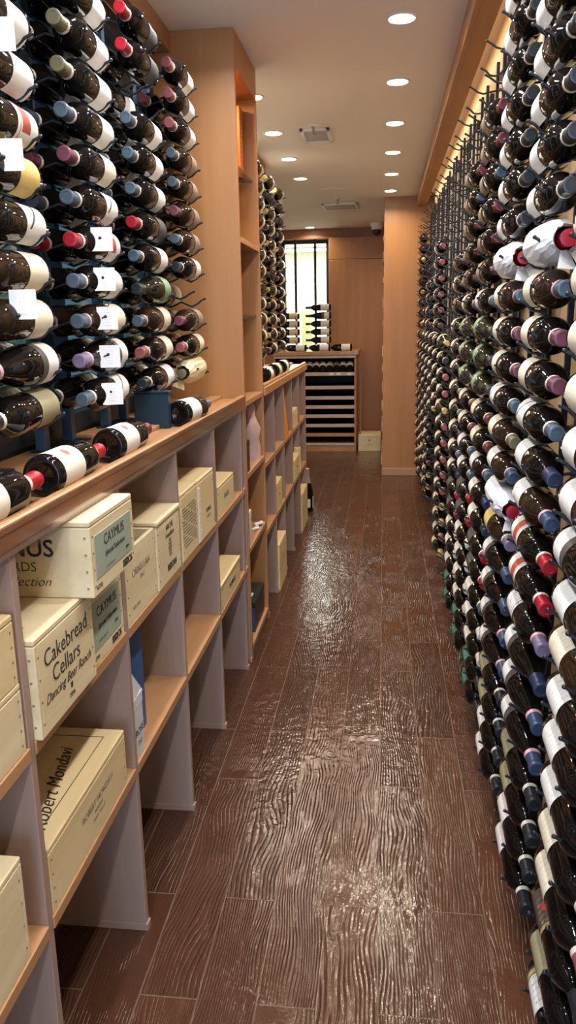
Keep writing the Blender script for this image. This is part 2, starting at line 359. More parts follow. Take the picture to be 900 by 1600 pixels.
LABW = {'white': 'white-label', 'cream': 'cream-label', 'slash': 'slashed-label', 'redblock': 'red-block-label', 'letters': 'lettered-label', 'band': 'dark-banded-label',
        'olive': 'olive-label', 'yellow': 'yellow-label', 'green': 'green-label', 'dark': 'charcoal-label', 'dkgreen': 'dark-green-label', 'beige': 'brown-label',
        'reddot': 'red-dot-label', 'goldband': 'gold-banded-label', 'crest': 'crest-label', None: 'unlabelled'}
CAPW = {'slate': 'grey-blue-capped', 'purple': 'purple-capped', 'pink': 'dull-pink-capped'}

def bottle(style, loc, quat, label, group, seg=24, cat='wine bottle'):
    shape, lab, cap, band, glass = STY[style]
    prof, r, l0, l1, c0 = SHAPES[shape]
    t = thing('wine_bottle', label, cat, loc, group)
    t.rotation_mode = 'QUATERNION'; t.rotation_quaternion = quat
    link('glass_body', cached(('body', shape, glass, seg), lambda: lathe_me('glass_body', prof, seg, M['glass_' + glass])), t)
    if lab:
        link('paper_label', cached(('lab', shape, lab, seg), lambda: patch_me('paper_label', r + .0007, l0, l1, 1.98, max(10, seg * 2 // 3), M['lab_' + lab])), t)
        if seg >= 20:
            link('back_label', cached(('blab', shape, seg), lambda: patch_me('back_label', r + .0007, l0 + .008, l1 - .015, 0.62, 8, M['lab_white'], PI)), t)
    L = prof[-1][1]
    cp = [(rad_at(prof, c0) + .0006, c0), (rad_at(prof, c0 + .012) + .0008, c0 + .012), (.0152, L - .018), (.0152, L - .0125), (.0164, L - .011), (.0164, L - .003), (.0155, L + .0008), (.0150, L + .001), (.0105, L + .001), (.0100, L + .0003), (0, L + .0003)]
    link('foil_capsule', cached(('cap', shape, cap, seg), lambda: lathe_me('foil_capsule', cp, max(10, seg * 2 // 3), M['cap_' + cap])), t)
    if band:
        y0 = c0 - .003; y1 = c0 + .008
        link('neck_band', cached(('band', shape, band, seg), lambda: lathe_me('neck_band', [(rad_at(prof, y0) + .0012, y0), (rad_at(prof, y1) + .0014, y1)], max(10, seg * 2 // 3), M['band_' + band])), t)
    return t

def wrapped(loc, quat, label, group, mat='tissue', cap='red'):
    t = thing('wrapped_bottle', label, 'wine bottle', loc, group); t.rotation_mode = 'QUATERNION'; t.rotation_quaternion = quat
    rnd = random.Random(hash(label) % 999)
    def mk():
        bm = bmesh.new(); rings = []; seg = 28
        for r, h in [(0, -.002), (.03, -.004), (.041, .004), (.0435, .03), (.043, .10), (.0435, .17), (.040, .20), (.033, .225), (.026, .245), (.022, .262), (.026, .280)]:
            if r == 0: rings.append([bm.verts.new((0, -h, 0))]); continue
            rings.append([bm.verts.new(((r + rnd.uniform(-.0022, .0022)) * math.sin(2 * PI * k / seg), -h - rnd.uniform(0, .004), (r + rnd.uniform(-.0022, .0022)) * math.cos(2 * PI * k / seg))) for k in range(seg)])
        for A, B in zip(rings, rings[1:]):
            for k in range(seg):
                k2 = (k + 1) % seg
                if len(A) == 1: bm.faces.new((A[0], B[k], B[k2]))
                else: bm.faces.new((A[k], A[k2], B[k2], B[k]))
        # loose tail of paper hanging from the neck
        for a0 in (2.2, 2.9, 3.6):
            q = [bm.verts.new((.02 * math.sin(a0), -.255, .02 * math.cos(a0))), bm.verts.new((.022 * math.sin(a0 + .7), -.262, .022 * math.cos(a0 + .7))),
                 bm.verts.new((.055 * math.sin(a0 + .6), -.285, .055 * math.cos(a0 + .6))), bm.verts.new((.06 * math.sin(a0 - .1), -.268, .06 * math.cos(a0 - .1)))]
            bm.faces.new(q)
        return finish(bm, 'paper_wrap', M[mat], 0, False)
    link('paper_wrap', mk(), t)
    link('foil_capsule', cached(('wcap', cap), lambda: lathe_me('foil_capsule', [(.019, .24), (.0152, .262), (.0150, .283), (.0160, .286), (.0160, .296), (0, .298)], 18, M['cap_' + cap])), t)
    return t

def q_side(side, yaw, droop, roll):
    """bottle lying along the wall, neck towards the camera; side=+1 label faces +X (left wall), -1 faces -X"""
    return (Quaternion((0, 0, 1), math.radians(yaw)) @ Quaternion((1, 0, 0), math.radians(droop)) @ Quaternion((0, 1, 0), math.radians(roll)))

# ------------------------------------------------------------------ camera from the photograph's vanishing points
vp = Vector((600 - 450, 800 - 500, 0)); vv = Vector((547 - 450, 800 - 5900, 0))
F = math.sqrt(-(vp.dot(vv)))
ya = Vector((vp.x, vp.y, -F)).normalized(); za = -Vector((vv.x, vv.y, -F)).normalized(); xa = ya.cross(za)
cam = bpy.data.cameras.new('camera'); co = bpy.data.objects.new('camera', cam); COL.objects.link(co)
co.matrix_world = Matrix.Translation((0, 0, 1.45)) @ Matrix((xa, ya, za)).to_4x4()
cam.sensor_fit = 'VERTICAL'; cam.sensor_height = 36.0; cam.lens = F / 1600 * 36.0; cam.clip_start = 0.02
sc.camera = co

# ------------------------------------------------------------------ the room
CZ = 2.508
XW = 0.425      # right wall face
XL = -0.875     # left window / wall plane
struct('floor', [(-1.9, 0.9, -2.2, 10.2, -0.08, 0.0)], M['floor'])
struct('ceiling', [(-2.7, 0.9, -2.2, 13.2, CZ, CZ + 0.08)], M['ceil'])
bm = bmesh.new()
for i in range(20):
    bm_box(bm, XW, XW + .05, -2.2 + .49 * i, -2.2 + .49 * i + .487, 0, CZ)
bm_box(bm, XW + .012, XW + .05, -2.2, 7.6, 0, CZ)
w = link('wall_right', finish(bm, 'wall_right', M['maple'])); w['kind'] = 'structure'
struct('baseboard_right', [(XW - .012, XW, -2.0, 7.49, 0, .075)], M['veneer_y'])
struct('wall_left', [(XL - .08, XL, 3.72, 5.85, 0, CZ), (-1.9, XL - .08, 5.77, 5.85, 0, CZ), (-1.9, -1.8, 5.85, 10.0, 0, CZ), (XL - .08, XL, -2.2, 3.72, 0, 1.10), (XL - .08, XL, -2.2, 3.72, 2.43, CZ)], M['roomwall'])
# soffits
s = struct('trim_1', [(.277, .297, -2.0, 7.49, 2.421, CZ), (.297, .363, -2.0, 7.49, 2.421, 2.437)], M['veneer_y'], .002)
s = struct('trim_2', [(XL, -.80, -2.0, 3.19, 2.434, CZ)], M['veneer_y'], .002)
s = struct('trim_3', [(XL, -.83, 3.72, 5.84, 2.45, CZ)], M['veneer_y'], .002)
# unseen wall behind the camera: piers and an assumed wide opening without glass
struct('wall_assumed_entrance', [(-1.7, -.85, -2.2, -2.1, 0, CZ), (.40, .9, -2.2, -2.1, 0, CZ), (-.85, .40, -2.2, -2.1, 2.3, CZ)], M['veneer'])
# end wall with window
YB = 10.0
struct('wall_end', [(-1.9, -1.24, YB, YB + .1, 0, CZ), (-.655, .9, YB, YB + .1, 0, CZ), (-1.24, -.655, YB, YB + .1, 0, 1.05), (-1.24, -.655, YB, YB + .1, 2.40, CZ)], M['veneer'])
s = struct('trim_4', [(-1.7, .3, 9.80, YB, 2.40, CZ)], wood('end valance', (0.26, 0.10, 0.036), (0.33, 0.14, 0.05), 'X', 0.5), .003)
s = struct('trim_5', [(-.655, -.01, 9.70, YB, .0, 2.15), (-.655, -.01, 9.715, YB, 2.155, 2.40)], M['veneer'], .003)
wn = boxes('window_2', [(-1.24, -1.20, 9.95, YB + .05, 1.05, 2.40), (-.70, -.655, 9.95, YB + .05, 1.05, 2.40), (-1.2, -.70, 9.95, YB + .05, 2.36, 2.40), (-1.2, -.70, 9.95, YB + .05, 1.05, 1.09)], M['black_metal'])
wn['kind'] = 'structure'
boxes('pane', [(-1.2, -.70, YB, YB + .006, 1.09, 2.36)], M['pane_end'], wn)
# bright shop beyond the end window
struct('wall_shop', [(-2.6, .4, 13.0, 13.1, 0, CZ), (-2.7, -2.6, 10.1, 13.1, 0, CZ), (.4, .5, 10.1, 13.1, 0, CZ), (-2.6, .4, 10.1, 13.0, -.08, 0)], M['roomwall'])
for i, yy in enumerate((10.7, 11.5, 12.3)):
    t = thing('ceiling_panel_light', ['nearest', 'middle', 'farthest'][i] + ' lit ceiling panel in the bright shop beyond the end window', 'ceiling light', (-1.1, yy, CZ - .02), 'lit panels beyond the end window')
    boxes('frame', [(-.62, .62, -.2, .2, .0, .02)], M['white'], t); boxes('diffuser', [(-.58, .58, -.16, .16, -.006, 0)], M['roomlight'], t)
t = thing('display_shelf', 'white shop shelf standing beyond the end window', 'shelf', (-1.44, 12.2, 0))
boxes('side_panel', [(-.52, -.49, -.15, .15, 0, 1.62)], M['white'], t); boxes('side_panel', [(.22, .25, -.15, .15, 0, 1.62)], M['white'], t)
for zz in (.9, 1.08, 1.28, 1.50): boxes('shelf', [(-.49, .22, -.15, .15, zz, zz + .02)], M['pine'], t)
tag(boxes('wall_board', [(-1.15, -1.0, 11.30, 11.36, 0, 1.60)], M['paleyellow'], None, .004), 'pale green upright board in the shop beyond the end window', 'board')

# left window
wl = struct('window_1', [(XL - .05, XL, -2.1, 3.19, 1.10, 1.205), (XL - .05, XL, -2.1, 3.19, 2.36, 2.43)] + [(XL - .05, XL, y, y + .05, 1.2, 2.36) for y in (-2.1, -.2, 1.02, 2.06, 3.14)], M['black_metal'])
boxes('pane', [(XL - .03, XL - .024, -2.05, 3.14, 1.2, 2.36)], M['pane'], wl)
boxes('bottom_rail', [(XL - .015, XL + .012, -2.0, 3.18, 1.165, 1.21)], M['black_metal'], wl)
tag(struct('wall_outside', [(-3.4, -3.3, -3, 8, -.5, 4.5)], M['facade']), 'glazed facade across the way outside the left window', 'facade')

# ------------------------------------------------------------------ downlights
def downlight(x, y, label, p, col=(1.0, 0.84, 0.64)):
    t = thing('recessed_light', label, 'ceiling light', (x, y, CZ), 'recessed ceiling downlights')
    def ring():
        bm = bmesh.new(); seg = 28
        pr = [(.046, 0), (.058, 0), (.059, -.004), (.055, -.006), (.046, -.003)]
        rr = [[bm.verts.new((r * math.cos(2 * PI * k / seg), r * math.sin(2 * PI * k / seg), z)) for k in range(seg)] for r, z in pr]
        for A, B in zip(rr, rr[1:] + rr[:1]):
            for k in range(seg): bm.faces.new((A[k], A[(k + 1) % seg], B[(k + 1) % seg], B[k]))
        return finish(bm, 'trim_ring', M['white'], 0, True)
    def lens():
        bm = bmesh.new(); bmesh.ops.create_cone(bm, segments=28, radius1=.046, radius2=.042, depth=.004, cap_ends=True)
        return finish(bm, 'lens', M['lens'])
    link('trim_ring', cached('dl_ring', ring), t); link('lens', cached('dl_lens', lens), t, (0, 0, -.0022))
    l = bpy.data.lights.new('downlight_lamp', 'AREA'); l.shape = 'DISK'; l.size = .075; l.energy = p; l.color = col; l.spread = math.radians(150)
    lo = bpy.data.objects.new('downlight_lamp', l); COL.objects.link(lo); lo.location = (x, y, CZ - .010)
ORD = ['nearest', 'second', 'third', 'fourth', 'fifth', 'farthest']
for i in range(6): downlight(.053 - .002 * i, 3.21 + .785 * i, ORD[i] + ' visible downlight in the right-hand row along the ceiling', 5.2)
for i in range(4): downlight(-.642, 4.12 + .757 * i, ['nearest', 'second', 'third', 'farthest'][i] + ' downlight in the left-hand row beyond the tall cabinet', 5.2)
downlight(-.86, 9.60, 'small downlight at the far end in front of the wood valance', 4.5)
downlight(.25, 8.75, 'added unseen downlight behind the end pier, brightening the end wall', 7)  # unseen lamp added to brighten the end wall
downlight(-1.35, 7.6, 'added downlight past the far left rack, out of view', 6)  # added out of sight to lighten the far end of the room
for i in range(5): downlight(.055, 2.425 - .785 * i, 'assumed recessed ceiling downlight overhead before the right-hand row comes into view', 6.0, (.95, .93, .95))  # unseen lamps; the row is assumed to run on overhead
for i in range(4): downlight(-.50, 2.75 - .785 * i, 'assumed recessed ceiling downlight overhead near the left rack, out of view', 5.6, (.95, .95, 1.0))  # unseen left row, assumed and added to light the near rack

def area(name, loc, rot, sx, sy, p, col, spread=180):
    l = bpy.data.lights.new(name, 'AREA'); l.shape = 'RECTANGLE'; l.size = sx; l.size_y = sy; l.energy = p; l.color = col; l.spread = math.radians(spread)
    o = bpy.data.objects.new(name, l); COL.objects.link(o); o.location = loc; o.rotation_euler = rot; return o
# assumed warm strip, unseen behind the right valance, brightening the wall top
t = thing('assumed_led_strip', 'assumed warm light strip tucked unseen behind the right-hand valance', 'light strip', (.350, 2.7, 2.47))
boxes('channel', [(-.012, .012, -4.6, 4.6, 0, .015)], M['white'], t); boxes('diffuser', [(-.009, .009, -4.6, 4.6, -.004, 0)], M['strip'], t)
area('assumed_strip_lamp', (.352, 2.7, 2.463), (0, math.radians(-50), 0), .015, 9.2, 7, (1.0, .85, .60))
# assumed daylight from behind the camera; added lamps in the shop and outside
area('assumed_rear_daylight', (-.22, -2.4, 1.25), (math.radians(90), 0, 0), 1.2, 2.0, 60, (0.46, 0.68, 1.0))  # unseen blue fill lamp standing in for assumed daylight
area('shop_light', (-1.1, 11.5, 2.45), (0, 0, 0), 1.6, 1.6, 70, (0.95, 1.0, 0.93))  # area lamp added under the shop's lit ceiling panels
area('added_outside_light', (-2.6, 1.5, 3.6), (0, math.radians(-35), 0), 3, 5, 220, (0.66, 0.88, 1.0))  # unseen lamp added to brighten the facade beyond the left window

wd = bpy.data.worlds.new('world'); sc.world = wd; wd.use_nodes = True
bg = wd.node_tree.nodes['Background']; bg.inputs[0].default_value = (0.45, 0.6, 0.75, 1); bg.inputs[1].default_value = 0.25

# ceiling fittings
def sprinkler(x, y, label):
    t = thing('sprinkler_head', label, 'sprinkler', (x, y, CZ), 'ceiling sprinklers')
    def cyl(r, z0, z1):
        bm = bmesh.new(); bmesh.ops.create_cone(bm, segments=16, radius1=r, radius2=r, depth=z1 - z0, cap_ends=True); bmesh.ops.translate(bm, verts=bm.verts, vec=(0, 0, (z0 + z1) / 2)); return bm
    link('escutcheon', finish(cyl(.034, -.006, 0), 'escutcheon', M['white']), t)
    link('stem', finish(cyl(.007, -.045, -.006), 'stem', M['plate']), t)
    link('deflector', finish(cyl(.016, -.048, -.045), 'deflector', M['plate']), t)
sprinkler(-.402, 4.75, 'sprinkler head hanging just before the square ceiling vent')
sprinkler(-.42, 7.45, 'sprinkler head hanging between the round speaker and far ceiling vent')
def vent(x0, x1, y0, y1, label):
    cx, cy = (x0 + x1) / 2, (y0 + y1) / 2; a, b = (x1 - x0) / 2, (y1 - y0) / 2
    t = thing('ceiling_vent', label, 'vent', (cx, cy, CZ), 'ceiling vents')
    boxes('frame', [(-a, a, -b, -b + .025, -.014, 0), (-a, a, b - .025, b, -.014, 0), (-a, -a + .02, -b, b, -.014, 0), (a - .02, a, -b, b, -.014, 0)], M['white'], t, .002)
    boxes('diffuser', [(-a + .02, a - .02, -b + .025, b - .025, -.010, -.002)], M['grille'], t)
vent(-.485, -.315, 4.80, 5.12, 'nearer square white-framed ceiling vent with grey centre')
vent(-.585, -.255, 7.75, 8.15, 'farther wide white-framed ceiling vent with grey centre')
bm = bmesh.new(); bmesh.ops.create_cone(bm, segments=40, radius1=.12, radius2=.125, depth=.008, cap_ends=True)
tag(link('ceiling_speaker', finish(bm, 'ceiling_speaker', M['ceil'], .001), None, (-.415, 7.0, CZ - .004)), 'flush round ceiling speaker before the far vent', 'speaker')
t = thing('dome_camera', 'white-based dark dome security camera at the far ceiling edge', 'security camera', (-.09, 9.4, CZ))
bm = bmesh.new(); bmesh.ops.create_cone(bm, segments=28, radius1=.055, radius2=.075, depth=.07, cap_ends=True); bmesh.ops.translate(bm, verts=bm.verts, vec=(0, 0, -.035)); link('housing', finish(bm, 'housing', M['white'], .002), t)
bm = bmesh.new(); bmesh.ops.create_uvsphere(bm, u_segments=24, v_segments=12, radius=.048); bmesh.ops.translate(bm, verts=bm.verts, vec=(0, 0, -.085)); link('dome', finish(bm, 'dome', M['plastic'], 0, True), t)

# ------------------------------------------------------------------ cubby shelving on the left
XF = -.565; XBK = -1.02 + .16
UP, LO, TH = .785, .445, .024
def text(name, body, size, parent, loc, xd, yd, mat, shear=0.0, align='CENTER', ext=0.0004, bold=-0.0004):
    cu = bpy.data.curves.new(name, 'FONT'); cu.body = body; cu.size = size; cu.align_x = align; cu.align_y = 'CENTER'; cu.shear = shear; cu.extrude = ext; cu.offset = bold; cu.resolution_u = 3
    tmp = bpy.data.objects.new('tmp', cu); COL.objects.link(tmp)
    bpy.context.view_layer.update()
    me = bpy.data.meshes.new_from_object(tmp.evaluated_get(bpy.context.evaluated_depsgraph_get()))
    bpy.data.objects.remove(tmp); bpy.data.curves.remove(cu)
    me.materials.clear(); me.materials.append(mat)
    o = link(name, me, parent); x = Vector(xd); y = Vector(yd); z = x.cross(y)
    o.matrix_local = Matrix((( x.x, y.x, z.x, loc[0]), (x.y, y.y, z.y, loc[1]), (x.z, y.z, z.z, loc[2]), (0, 0, 0, 1)))
    return o

def cubby(name_label, ys, y0, y1, plinth=True):
    t = thing('shelving_unit', name_label, 'shelf', ((XF + XBK) / 2, (y0 + y1) / 2, 0), 'low cubby shelving runs')
    off = t.location.copy()
    for y in ys:
        boxes('divider', [(XBK, XF, y - .010, y + .010, 0.0, 1.118)], M['cab'], t, .0012, off)
        if plinth: boxes('foot', [(XBK, XF + .004, y - .012, y + .012, 0.0, .018)], M['cab'], t, 0, off)
    for a, b in zip(ys, ys[1:]):
        boxes('shelf', [(XBK, XF + .002, a + .010, b - .010, UP - TH, UP)], M['shelf'], t, .0012, off)
        boxes('shelf', [(XBK, XF + .002, a + .010, b - .010, LO - TH, LO)], M['shelf'], t, .0012, off)
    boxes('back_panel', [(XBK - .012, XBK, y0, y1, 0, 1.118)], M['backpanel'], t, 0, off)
    return t
cubby('long run of open wood cubbies under the near left counter', [-.38, .115, .61, 1.105, 1.60, 2.09, 2.59, 3.10, 3.175], -.39, 3.185)
cubby('shorter run of open wood cubbies beyond the tall cabinet', [3.725, 4.09, 4.49, 4.91, 5.33, 5.77], 3.715, 5.78)
def countertop(label, y0, y1, acrylic):
    t = thing('countertop', label, 'countertop', ((XF + XL) / 2, (y0 + y1) / 2, 1.12))
    off = t.location.copy()
    boxes('top_board', [(XL, XF + .004, y0, y1, 1.12, 1.150)], M['top'], t, .002, off)
    boxes('front_lip', [(XF - .014, XF + .006, y0, y1, 1.146, 1.164)], M['top'], t, .003, off)
    boxes('raised_step', [(-.70, -.655, y0, y1, 1.150, 1.162)], M['top'], t, .002, off)
    if acrylic:
        boxes('apron', [(XF - .012, XF + .002, y0, y1, 1.108, 1.146)], M['cab'], t, .001, off)
        a = boxes('price_strip', [(XF + .006, XF + .009, y0, y1, 1.112, 1.160), (XF + .009, XF + .016, y0, y1, 1.110, 1.114)], M['acrylic'], t, 0, off); a['label'] = 'clear acrylic price strip'
    else:
        boxes('apron', [(XF + .004, XF + .012, y0, y1, 1.112, 1.150)], M['shelf'], t, .001, off)
    return t
countertop('near left wood countertop with clear acrylic price strip', -.38, 3.185, True)
countertop('far left wood countertop beyond the tall cabinet', 3.715, 5.80, False)

# tall cabinet with niche
Y0, Y1 = 3.19, 3.71
t = thing('tall_cabinet', 'floor-to-ceiling cherry cabinet with open niche between the left counters', 'cabinet', (-.71, 3.45, 0)); off = t.location.copy()
XP = -.562
boxes('side_panel', [(XL, XP, Y0, Y0 + .02, 0, CZ)], M['veneer'], t, .001, off)
boxes('side_panel', [(XL, XP, Y1 - .02, Y1, 0, CZ)], M['veneer'], t, .001, off)
boxes('back_panel', [(XL, XL + .015, Y0 + .02, Y1 - .02, 0, CZ)], M['veneer'], t, 0, off)
boxes('header', [(XL + .015, XP, Y0 + .02, Y1 - .02, 2.385, CZ)], M['veneer'], t, .001, off)
for z in (1.135, 1.78): boxes('shelf', [(XL + .015, XP, Y0 + .02, Y1 - .02, z - .022, z)], M['shelf'], t, .001, off)
for z in (.83, .505, .06): boxes('shelf', [(XL + .015, XP, Y0 + .02, Y1 - .02, z - .022, z)], M['shelf'], t, .001, off)
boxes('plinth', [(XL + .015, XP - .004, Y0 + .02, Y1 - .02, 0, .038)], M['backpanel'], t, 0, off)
for z in (2.06, 1.485):
    gl = boxes('glass_shelf', [(XL + .02, XP - .02, Y0 + .022, Y1 - .022, z - .008, z)], M['shelfglass'], t, 0, off)
    boxes('bracket', [(XP - .09, XP - .065, Y1 - .045, Y1 - .02, z - .02, z - .008)], M['plate'], gl, .002, off)
    boxes('bracket', [(XP - .09, XP - .065, Y0 + .02, Y0 + .045, z - .02, z - .008)], M['plate'], gl, .002, off)
bm = bmesh.new(); bmesh.ops.create_cone(bm, segments=24, radius1=.03, radius2=.03, depth=.008, cap_ends=True); bmesh.ops.translate(bm, verts=bm.verts, vec=(-.72 - off.x, 3.45 - off.y, 2.380)); link('puck_light', finish(bm, 'puck_light', M['puck']), t)
lp = bpy.data.lights.new('puck_lamp', 'AREA'); lp.shape = 'DISK'; lp.size = .06; lp.energy = 3.5; lp.color = (1, .62, .25)
lo = bpy.data.objects.new('puck_lamp', lp); COL.objects.link(lo); lo.location = (-.72, 3.45, 2.372)

def plain_box(name, label, cat, b, mat, bevel=.002, group=None):
    cx, cy = (b[0] + b[1]) / 2, (b[2] + b[3]) / 2
    t = thing(name, label, cat, (cx, cy, b[4]), group); off = (cx, cy, b[4])
    return t, off
t, off = plain_box('gift_carton', 'tall red-orange carton standing on the upper glass shelf of the tall cabinet', 'box', (-.725, -.618, 3.60, 3.675, 2.06, 2.345), None)
boxes('carton_body', [(-.725, -.618, 3.60, 3.675, 2.06, 2.345)], M['redorange'], t, .002, off)
bm = bmesh.new()
for k in range(14):
    z = 2.08 + k * .0185
    bm_box(bm, -.618 - off[0], -.6172 - off[0], 3.620 - off[1] + (.004 if k % 2 else 0), 3.629 - off[1] + (.004 if k % 2 else 0), z - off[2], z + .007 - off[2])
link('printed_dots', finish(bm, 'printed_dots', M['lab_cream']), t)

# right-hand end pier
struct('wall_pier', [(-.006, .9, 7.49, 7.515, 0, CZ), (.012, .9, 7.515, 8.0, 0, CZ), (.8, .9, 8.0, 10.0, 0, CZ)], M['veneer'], .0015)
struct('baseboard_pier', [(-.008, XW, 7.478, 7.49, 0, .072)], wood('baseboard wood', (0.36, 0.19, 0.10), (0.44, 0.25, 0.14), 'X', 0.5), .002)
t = thing('wall_shelf', 'narrow stack of pale shelf edges just behind the end pier', 'shelf', (.0, 7.9, 0))
for i, z in enumerate((.10, .22, .42, .62, .78, .98, 1.12, 1.40, 1.56, 1.78, 1.96, 2.14)):
    boxes('shelf', [(-.014, .012, 7.53 - 7.9, 8.0 - 7.9, z, z + (.05 if i % 2 else .09))], [M['pine'], M['cab'], M['slat']][i % 3], t, .001)

# ------------------------------------------------------------------ wooden crates
def crate(label, b, mat='pine', lid=True, lidover=0.0, nails=True, group='wooden wine crates', flip=False):
    x0, x1, y0, y1, z0, z1 = b; cx, cy = (x0 + x1) / 2, (y0 + y1) / 2
    t = thing('wooden_crate', label, 'crate', (cx, cy, z0), group); off = (cx, cy, z0)
    th = .010
    lz = z1 - .012 if lid else z1
    bm = bmesh.new()
    X0, X1, A, B, Z1 = x0 - cx, x1 - cx, y0 - cy, y1 - cy, lz - z0
    bm_box(bm, X0, X1, A, A + th, 0, Z1); bm_box(bm, X0, X1, B - th, B, 0, Z1); bm_box(bm, X1 - th, X1, A + th, B - th, 0, Z1); bm_box(bm, X0, X0 + th, A + th, B - th, 0, Z1); bm_box(bm, X0 + th, X1 - th, A + th, B - th, 0, th)
    link('crate_body', finish(bm, 'crate_body', M[mat], .0015), t)
    if lid:
        boxes('lid', [(x0, x1 + lidover, y0 - lidover, y1, lz + .0012, z1)], M[mat], t, .002, off)
    if nails:
        bm = bmesh.new()
        for yy in (A + .012, B - .012):
            for k in range(4): 
                z = Z1 * (.14 + .24 * k); bm_box(bm, X1 - .0005, X1 + .0008, yy - .0018, yy + .0018, z - .0018, z + .0018)
        for k in range(4):
            z = Z1 * (.14 + .24 * k); bm_box(bm, X1 - .012, X1 - .008, A - .0008, A + .0005, z - .0018, z + .0018)
        link('nail_heads', finish(bm, 'nail_heads', M['ink_soft']), t)
    t['_c'] = (cx, cy, z0); return t
YP, ZP = (0, 1, 0), (0, 0, 1)
def front(t, s, size, y, z, x1, mat='ink', **k):
    c = t['_c']; return text('printed_lettering', s, size, t, (x1 - c[0] + .0006, y - c[1], z - c[2]), YP, ZP, M[mat], **k)
def near(t, s, size, x, z, y0, mat='ink', **k):
    c = t['_c']; return text('printed_lettering', s, size, t, (x - c[0], y0 - c[1] - .0006, z - c[2]), (1, 0, 0), ZP, M[mat], **k)
def topt(t, s, size, x, y, z1, mat='ink', xd=(0, 1, 0), yd=(-1, 0, 0), **k):
    c = t['_c']; return text('printed_lettering', s, size, t, (x - c[0], y - c[1], z1 - c[2] + .0008), xd, yd, M[mat], **k)

# stacked pair with green end labels + front crate
xc = -.552
c = crate('pale pine crate lettered Cakebread Cellars jutting from the upper cubby', (-.84, xc, 1.118, 1.372, UP, .962), 'pine_pale')
front(c, 'Cakebread', .044, 1.245, .912, xc); front(c, 'Cellars', .044, 1.238, .874, xc)
front(c, 'Dancing Bear Ranch', .025, 1.245, .842, xc, shear=.35); front(c, '2006', .013, 1.25, .806, xc)
boxes('emblem', [(xc - c['_c'][0], xc + .0008 - c['_c'][0], 1.247 - c['_c'][1], 1.255 - c['_c'][1], .818 - UP, .828 - UP)], M['ink'], c)
topt(c, 'Cakebread Cellars', .032, -.70, 1.25, .962, 'ink_soft', shear=.2); 
cc = c['_c']
boxes('bar_code', [(-.66 + .006 * k - cc[0], -.657 + .006 * k - cc[0], 1.14 - cc[1], 1.17 - cc[1], .962 - UP, .9626 - UP) for k in range(12)], M['ink_soft'], c)
def sage_end(t, x1, y0, y1, z0, z1):
    c = t['_c']
    lb = boxes('green_label', [(x1 - c[0], x1 + .0012 - c[0], y0 + .018 - c[1], y1 - .018 - c[1], z0 + .030 - c[2], z1 - .020 - c[2])], M['sage'], t, .0003)
    ym = (y0 + y1) / 2; xx = x1 + .0012; H = z1 - z0
    front(t, 'CAYMUS', .030, ym, z0 + H * .70, xx); front(t, 'Special Selection', .017, ym, z0 + H * .50, xx, shear=.4)
    front(t, 'NAPA VALLEY', .008, ym - .03, z0 + H * .30, xx, 'ink_soft'); front(t, '2004', .010, y1 - .05, z0 + H * .34, xx)
    front(t, 'SSI2C6', .020, y1 - .05, z0 + .014, x1, bold=.0006); front(t, '6/750', .013, y0 + .03, z0 + .014, x1)
c = crate('pale crate with green end label wedged beside the Cakebread crate', (-.84, -.566, 1.384, 1.585, UP, .935), 'pine_pale', lid=False)
sage_end(c, -.566, 1.384, 1.585, UP, .935)
xc2 = -.522
c = crate('blue-white crate lettered Caymus Vineyards resting on top of the crate stack', (-.84, xc2, 1.315, 1.560, .963, 1.108), 'pine_pale')
sage_end(c, xc2, 1.315, 1.560, .963, 1.096)
near(c, 'CAYMUS', .046, -.682, 1.056, 1.315, bold=.0005); near(c, 'VINEYARDS', .026, -.695, 1.021, 1.315); near(c, 'Special Selection', .026, -.690, .993, 1.315, shear=.4)
# second cubby
c = crate('pale crate printed Ornellaia in the second upper cubby', (-.84, -.566, 1.615, 1.850, UP, .957), 'pine_pale', lid=False)
front(c, 'ORNELLAIA', .026, 1.73, .895, -.566, 'ink_soft'); front(c, '2012', .016, 1.735, .872, -.566, 'ink_soft'); front(c, 'TOSCANA', .012, 1.68, .815, -.566, 'ink_soft')
c = crate('pale crate with crest print and overhanging lid beside the Ornellaia crate', (-.84, -.562, 1.856, 2.078, UP, .968), 'pine_pale', lidover=.004)
cc = c['_c']
front(c, 'ARCHE', .022, 1.975, .930, -.562); front(c, 'Fontalloro', .020, 1.975, .908, -.562, shear=.3); front(c, 'BERTAN', .024, 1.985, .820, -.562, bold=.0006)
bm = bmesh.new()
for k in range(5): bm_box(bm, -.562 - cc[0], -.5612 - cc[0], 1.965 - cc[1] - .003 * (2 - abs(k - 2)), 1.985 - cc[1] + .003 * (2 - abs(k - 2)), .848 - UP + k * .010, .856 - UP + k * .010)
link('printed_crest', finish(bm, 'printed_crest', M['ink_soft']), c)
topt(c, 'ARCHE', .03, -.73, 1.97, .968, 'ink_soft')
# third cubby
c = crate('crate with dense printed front in the third upper cubby', (-.84, -.562, 2.105, 2.295, UP, .985), 'pine')
cc = c['_c']; bm = bmesh.new()
for r_ in range(13):
    for k in range(13):
        if (k * 7 + r_ * 5) % 9: bm_box(bm, -.562 - cc[0], -.5612 - cc[0], 2.118 - cc[1] + k * .0125, 2.128 - cc[1] + k * .0125, .035 + r_ * .0095, .0395 + r_ * .0095)
link('printed_text_block', finish(bm, 'printed_text_block', M['ink_soft']), c)
c = crate('crate with white finger-jointed corner in the third upper cubby', (-.84, -.560, 2.305, 2.530, UP, .985), 'pine')
cc = c['_c']; bm = bmesh.new(); bm_box(bm, -.560 - cc[0], -.5585 - cc[0], 2.305 - cc[1], 2.322 - cc[1], .004, .175)
for k in range(12): bm_box(bm, -.560 - cc[0], -.5585 - cc[0], 2.322 - cc[1], 2.332 - cc[1], .006 + k * .0142, .014 + k * .0142)
